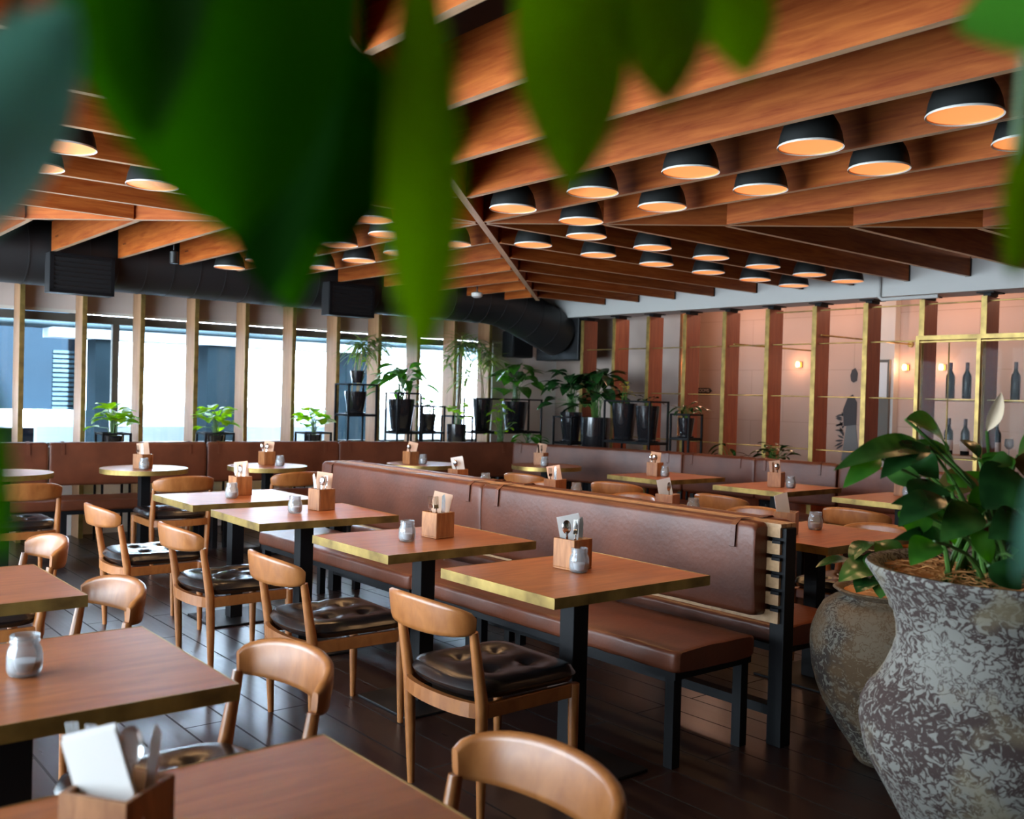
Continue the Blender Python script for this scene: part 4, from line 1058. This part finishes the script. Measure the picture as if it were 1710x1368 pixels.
for k in range(220):
    a, r_ = R_.uniform(0, 2*PI), .15*math.sqrt(R_.random()); b = R_.uniform(0, 2*PI)
    c = Vector((r_*math.cos(a), r_*math.sin(a), .690)); d_ = Vector((math.cos(b), math.sin(b), R_.uniform(-.2, .2)))*.02
    m_.tube([c-d_, c+Vector((0, 0, .004)), c+d_], .0011, 3, False)
m_.build('coir_mulch', 'fibre', t)

# peace lily in the urn
def bowed(m_, p0, p1, r0, r1, sag=.12):
    p0, p1 = Vector(p0), Vector(p1); mid = p0.lerp(p1, .55); mid.z += sag*(p1-p0).length*.6; mid.x += (p0.x-p1.x)*.15; mid.y += (p0.y-p1.y)*.15
    m_.tube([p0, p0.lerp(mid, .5)+Vector((0, 0, .01)), mid, mid.lerp(p1, .55)+Vector((0, 0, .006)), p1], [r0, r0*.9, (r0+r1)/2, r1, r1], 6)
t = thing('peace_lily', 'large peace lily with white spathe growing in the limewashed urn', 'plant', (0, 0, 0))
stm = MB()
base = Vector((P1[0], P1[1], .955))
# (leaf base px, py), (tip px, py), width m, depth base, depth tip, material
LV = [((1512, 700), (1582, 756), .105, 2.45, 2.50, 'leaf_lily'), ((1562, 760), (1392, 786), .075, 2.50, 2.30, 'leaf_lily'), ((1470, 765), (1408, 815), .05, 2.36, 2.30, 'leaf_mid'),
      ((1500, 752), (1568, 800), .085, 2.55, 2.48, 'leaf_dark'), ((1478, 790), (1545, 815), .06, 2.48, 2.44, 'leaf_lily'), ((1548, 800), (1538, 862), .10, 2.40, 2.36, 'leaf_dark'),
      ((1595, 868), (1488, 842), .075, 2.50, 2.38, 'leaf_dark'), ((1600, 880), (1522, 858), .09, 2.42, 2.30, 'leaf_lily'), ((1520, 852), (1524, 898), .085, 2.44, 2.40, 'leaf_mid'),
      ((1590, 915), (1490, 902), .055, 2.50, 2.36, 'leaf_dark'), ((1630, 800), (1560, 830), .08, 2.62, 2.58, 'leaf_brown'), ((1672, 755), (1660, 800), .07, 2.45, 2.42, 'leaf_mid'),
      ((1655, 770), (1690, 778), .06, 2.42, 2.40, 'leaf_lily'), ((1700, 790), (1640, 850), .13, 2.40, 2.36, 'leaf_dark'), ((1690, 770), (1740, 800), .08, 2.5, 2.5, 'leaf_brown'),
      ((1640, 810), (1618, 876), .045, 2.48, 2.44, 'leaf_mid'), ((1660, 870), (1720, 930), .09, 2.40, 2.30, 'leaf_lily'), ((1650, 945), (1705, 985), .08, 2.34, 2.30, 'leaf_dark'),
      ((1690, 900), (1740, 950), .09, 2.5, 2.45, 'leaf_mid'), ((1735, 800), (1770, 900), .10, 2.6, 2.6, 'leaf_lily'), ((1590, 850), (1640, 905), .07, 2.66, 2.62, 'leaf_dark'),
      ((1555, 870), (1610, 930), .07, 2.6, 2.6, 'leaf_mid'), ((1620, 880), (1655, 940), .05, 2.3, 2.3, 'leaf_mid'), ((1720, 830), (1690, 905), .08, 2.7, 2.7, 'leaf_dark')]
LV += [((1600, 790), (1515, 740), .07, 2.6, 2.55, 'leaf_lily'), ((1575, 830), (1500, 880), .075, 2.35, 2.28, 'leaf_dark'), ((1630, 850), (1570, 905), .085, 2.36, 2.28, 'leaf_lily'),
       ((1700, 760), (1755, 740), .09, 2.55, 2.5, 'leaf_lily'), ((1660, 830), (1600, 790), .06, 2.65, 2.65, 'leaf_mid'), ((1715, 870), (1650, 900), .09, 2.33, 2.28, 'leaf_dark'), ((1560, 905), (1520, 945), .07, 2.32, 2.25, 'leaf_mid'),
       ((1690, 930), (1760, 960), .08, 2.3, 2.28, 'leaf_lily'), ((1550, 745), (1470, 800), .07, 2.42, 2.34, 'leaf_dark')]
bym = {}
for (b_, t_, w_, d0, d1, mm) in LV:
    p0, p1 = at(*b_, d0), at(*t_, d1)
    up = Vector((rnd.uniform(-.7, -.2), rnd.uniform(-.8, -.3), rnd.uniform(.5, .9)))
    bym.setdefault(mm, MB()).leaf(p0, p1, w_*1.08, up, .13, .22, 12, .85, .40)
    s0 = base+Vector((rnd.uniform(-.09, .09)-.05, rnd.uniform(-.09, .09)+.02, 0))
    bowed(stm, s0, p0, .0065, .004, .10)
for k in range(26):
    a = rnd.uniform(0, 2*PI); s0 = base+Vector((rnd.uniform(-.1, .1)-.04, rnd.uniform(-.1, .1)+.02, 0))
    L = rnd.uniform(.12, .34); e = s0+Vector((math.cos(a)*L*.45, math.sin(a)*L*.45, L))
    stm.tube([s0, s0.lerp(e, .5)+Vector((0, 0, .02)), e], [.008, .006, .004], 6)
    q_ = e+Vector((math.cos(a)*.10, math.sin(a)*.10, rnd.uniform(-.05, .07)))
    bym.setdefault(rnd.choice(('leaf_lily', 'leaf_dark', 'leaf_mid')), MB()).leaf(e, q_, .05, (0, 0, 1), .12, .25, 8)
for mm, m_ in bym.items(): m_.build('foliage', mm, t, smooth=3.2)
stm.build('stems', 'stem_green', t, smooth=1.0)
f0, f1 = at(1648, 720, 2.42), at(1672, 655, 2.40)
m_ = MB(); bowed(m_, base+Vector((-.03, .02, 0)), f0, .006, .004, .02); m_.build('flower_stalk', 'stem_green', t, smooth=1.0)
MB().leaf(f0, f1, .034, (-.6, -.6, .2), .10, .5, 10).build('spathe', 'petal', t, smooth=3.2)
# leafy plant in the second pot
t = thing('low_leafy_plant', 'low leafy plant growing in the ochre clay planter', 'plant', (0, 0, 0))
stm, m1, m2 = MB(), MB(), MB()
b2 = Vector((P2[0], P2[1], .685))
for (b_, t_, w_, d0, d1, k) in (((1462, 905), (1500, 950), .14, 3.75, 3.70, 0), ((1455, 905), (1420, 940), .08, 3.72, 3.62, 1), ((1440, 950), (1362, 948), .07, 3.75, 3.60, 1), ((1470, 945), (1400, 972), .12, 3.66, 3.55, 0),
                             ((1480, 935), (1440, 955), .10, 3.62, 3.60, 0), ((1490, 930), (1520, 925), .07, 3.8, 3.8, 1), ((1455, 965), (1430, 990), .09, 3.60, 3.52, 1), ((1500, 950), (1530, 960), .09, 3.7, 3.7, 0), ((1480, 960), (1470, 1000), .09, 3.6, 3.52, 0)):
    p0, p1 = at(*b_, d0), at(*t_, d1)
    (m1 if k else m2).leaf(p0, p1, w_, (rnd.uniform(-.5, 0), rnd.uniform(-.5, 0), 1), .12, .2, 9, .75, .4)
    bowed(stm, b2+Vector((rnd.uniform(-.05, .05), rnd.uniform(-.05, .05), 0)), p0, .005, .003, .05)
m1.build('foliage', 'leaf_dark', t, smooth=3.2); m2.build('foliage', 'leaf_lily', t, smooth=3.2); stm.build('stems', 'stem_green', t, smooth=1.0)

# ------------------------------------------------------------------ leaves hanging close to the camera
t = thing('hanging_plant', 'blurred hanging plant with broad green leaves close to the camera', 'hanging plant', (0, 0, 0))
HL = [  # base px, tip px, width px, distance, normal tilt, widest at
    ((340, -300), (392, 405), 480, .40, 'leaf_hanging', .1, .42), ((520, -170), (452, 505), 235, .44, 'leaf_shaded', -.3, .56), ((592, 60), (556, 428), 205, .45, 'leaf_shaded', .1, .5), ((500, 120), (486, 524), 120, .47, 'leaf_hanging', .2, .6),
    ((698, -110), (702, 597), 130, .38, 'leaf_olive', .25, .66), ((935, -220), (953, 323), 188, .42, 'leaf_olive', .15, .60), ((1095, -190), (1115, 180), 150, .42, 'leaf_olive', -.2, .62),
    ((1150, -150), (1247, 130), 150, .44, 'leaf_olive', .2, .62), ((-110, 430), (126, 4), 235, .36, 'leaf_teal', .2, .5), ((300, -250), (250, 240), 200, .36, 'leaf_hanging', -.1, .45),
    ((1850, 0), (1596, 48), 165, .45, 'leaf_fresh', .3, .5), ((1745, 190), (1688, 465), 95, .45, 'leaf_olive', -.1, .5), ((-60, 560), (8, 940), 90, .36, 'leaf_hanging', .3, .45), ((1770, 740), (1697, 970), 80, .5, 'leaf_teal', .1, .45)]
leafmat('leaf_olive', (.075, .16, .010), (.11, .21, .016), .55, .45, 6, .2)
leafmat('leaf_teal', (.085, .24, .17), (.14, .32, .24), .5, .3, 6)
leafmat('leaf_shaded', (.008, .045, .005), (.014, .06, .007), .7, .25, 6, .0)  # darker copy of the hanging leaf green, shade put into the colour
leafmat('leaf_fresh', (.10, .34, .06), (.16, .44, .10), .4, .4, 6)
for (b_, t_, w_, d, mm, tl, be) in HL:
    d *= .78; p0, p1 = at(*b_, d*1.03), at(*t_, d*.98)
    up = -Fv+Rv*tl+Uv*.15
    MB().leaf(p0, p1, w_*d/FPX, up, .04, .18, 18, .75, be).build('leaf', mm, t, smooth=3.2)
m_ = MB(); vine = []
for (b_, t_, w_, d, mm, tl, be) in HL:
    p0 = at(*b_, d*.78*1.03); m_.tube([p0, p0+Vector((0, 0, .05)), p0+Vector((.02, .03, .12))], .002, 5)
    vine.append(p0+Vector((.02, .03, .12)))
vine.sort(key=lambda v: v.dot(Rv)); m_.tube(vine, .003, 6)
m_.build('stems', 'stem_green', t, smooth=1.0)
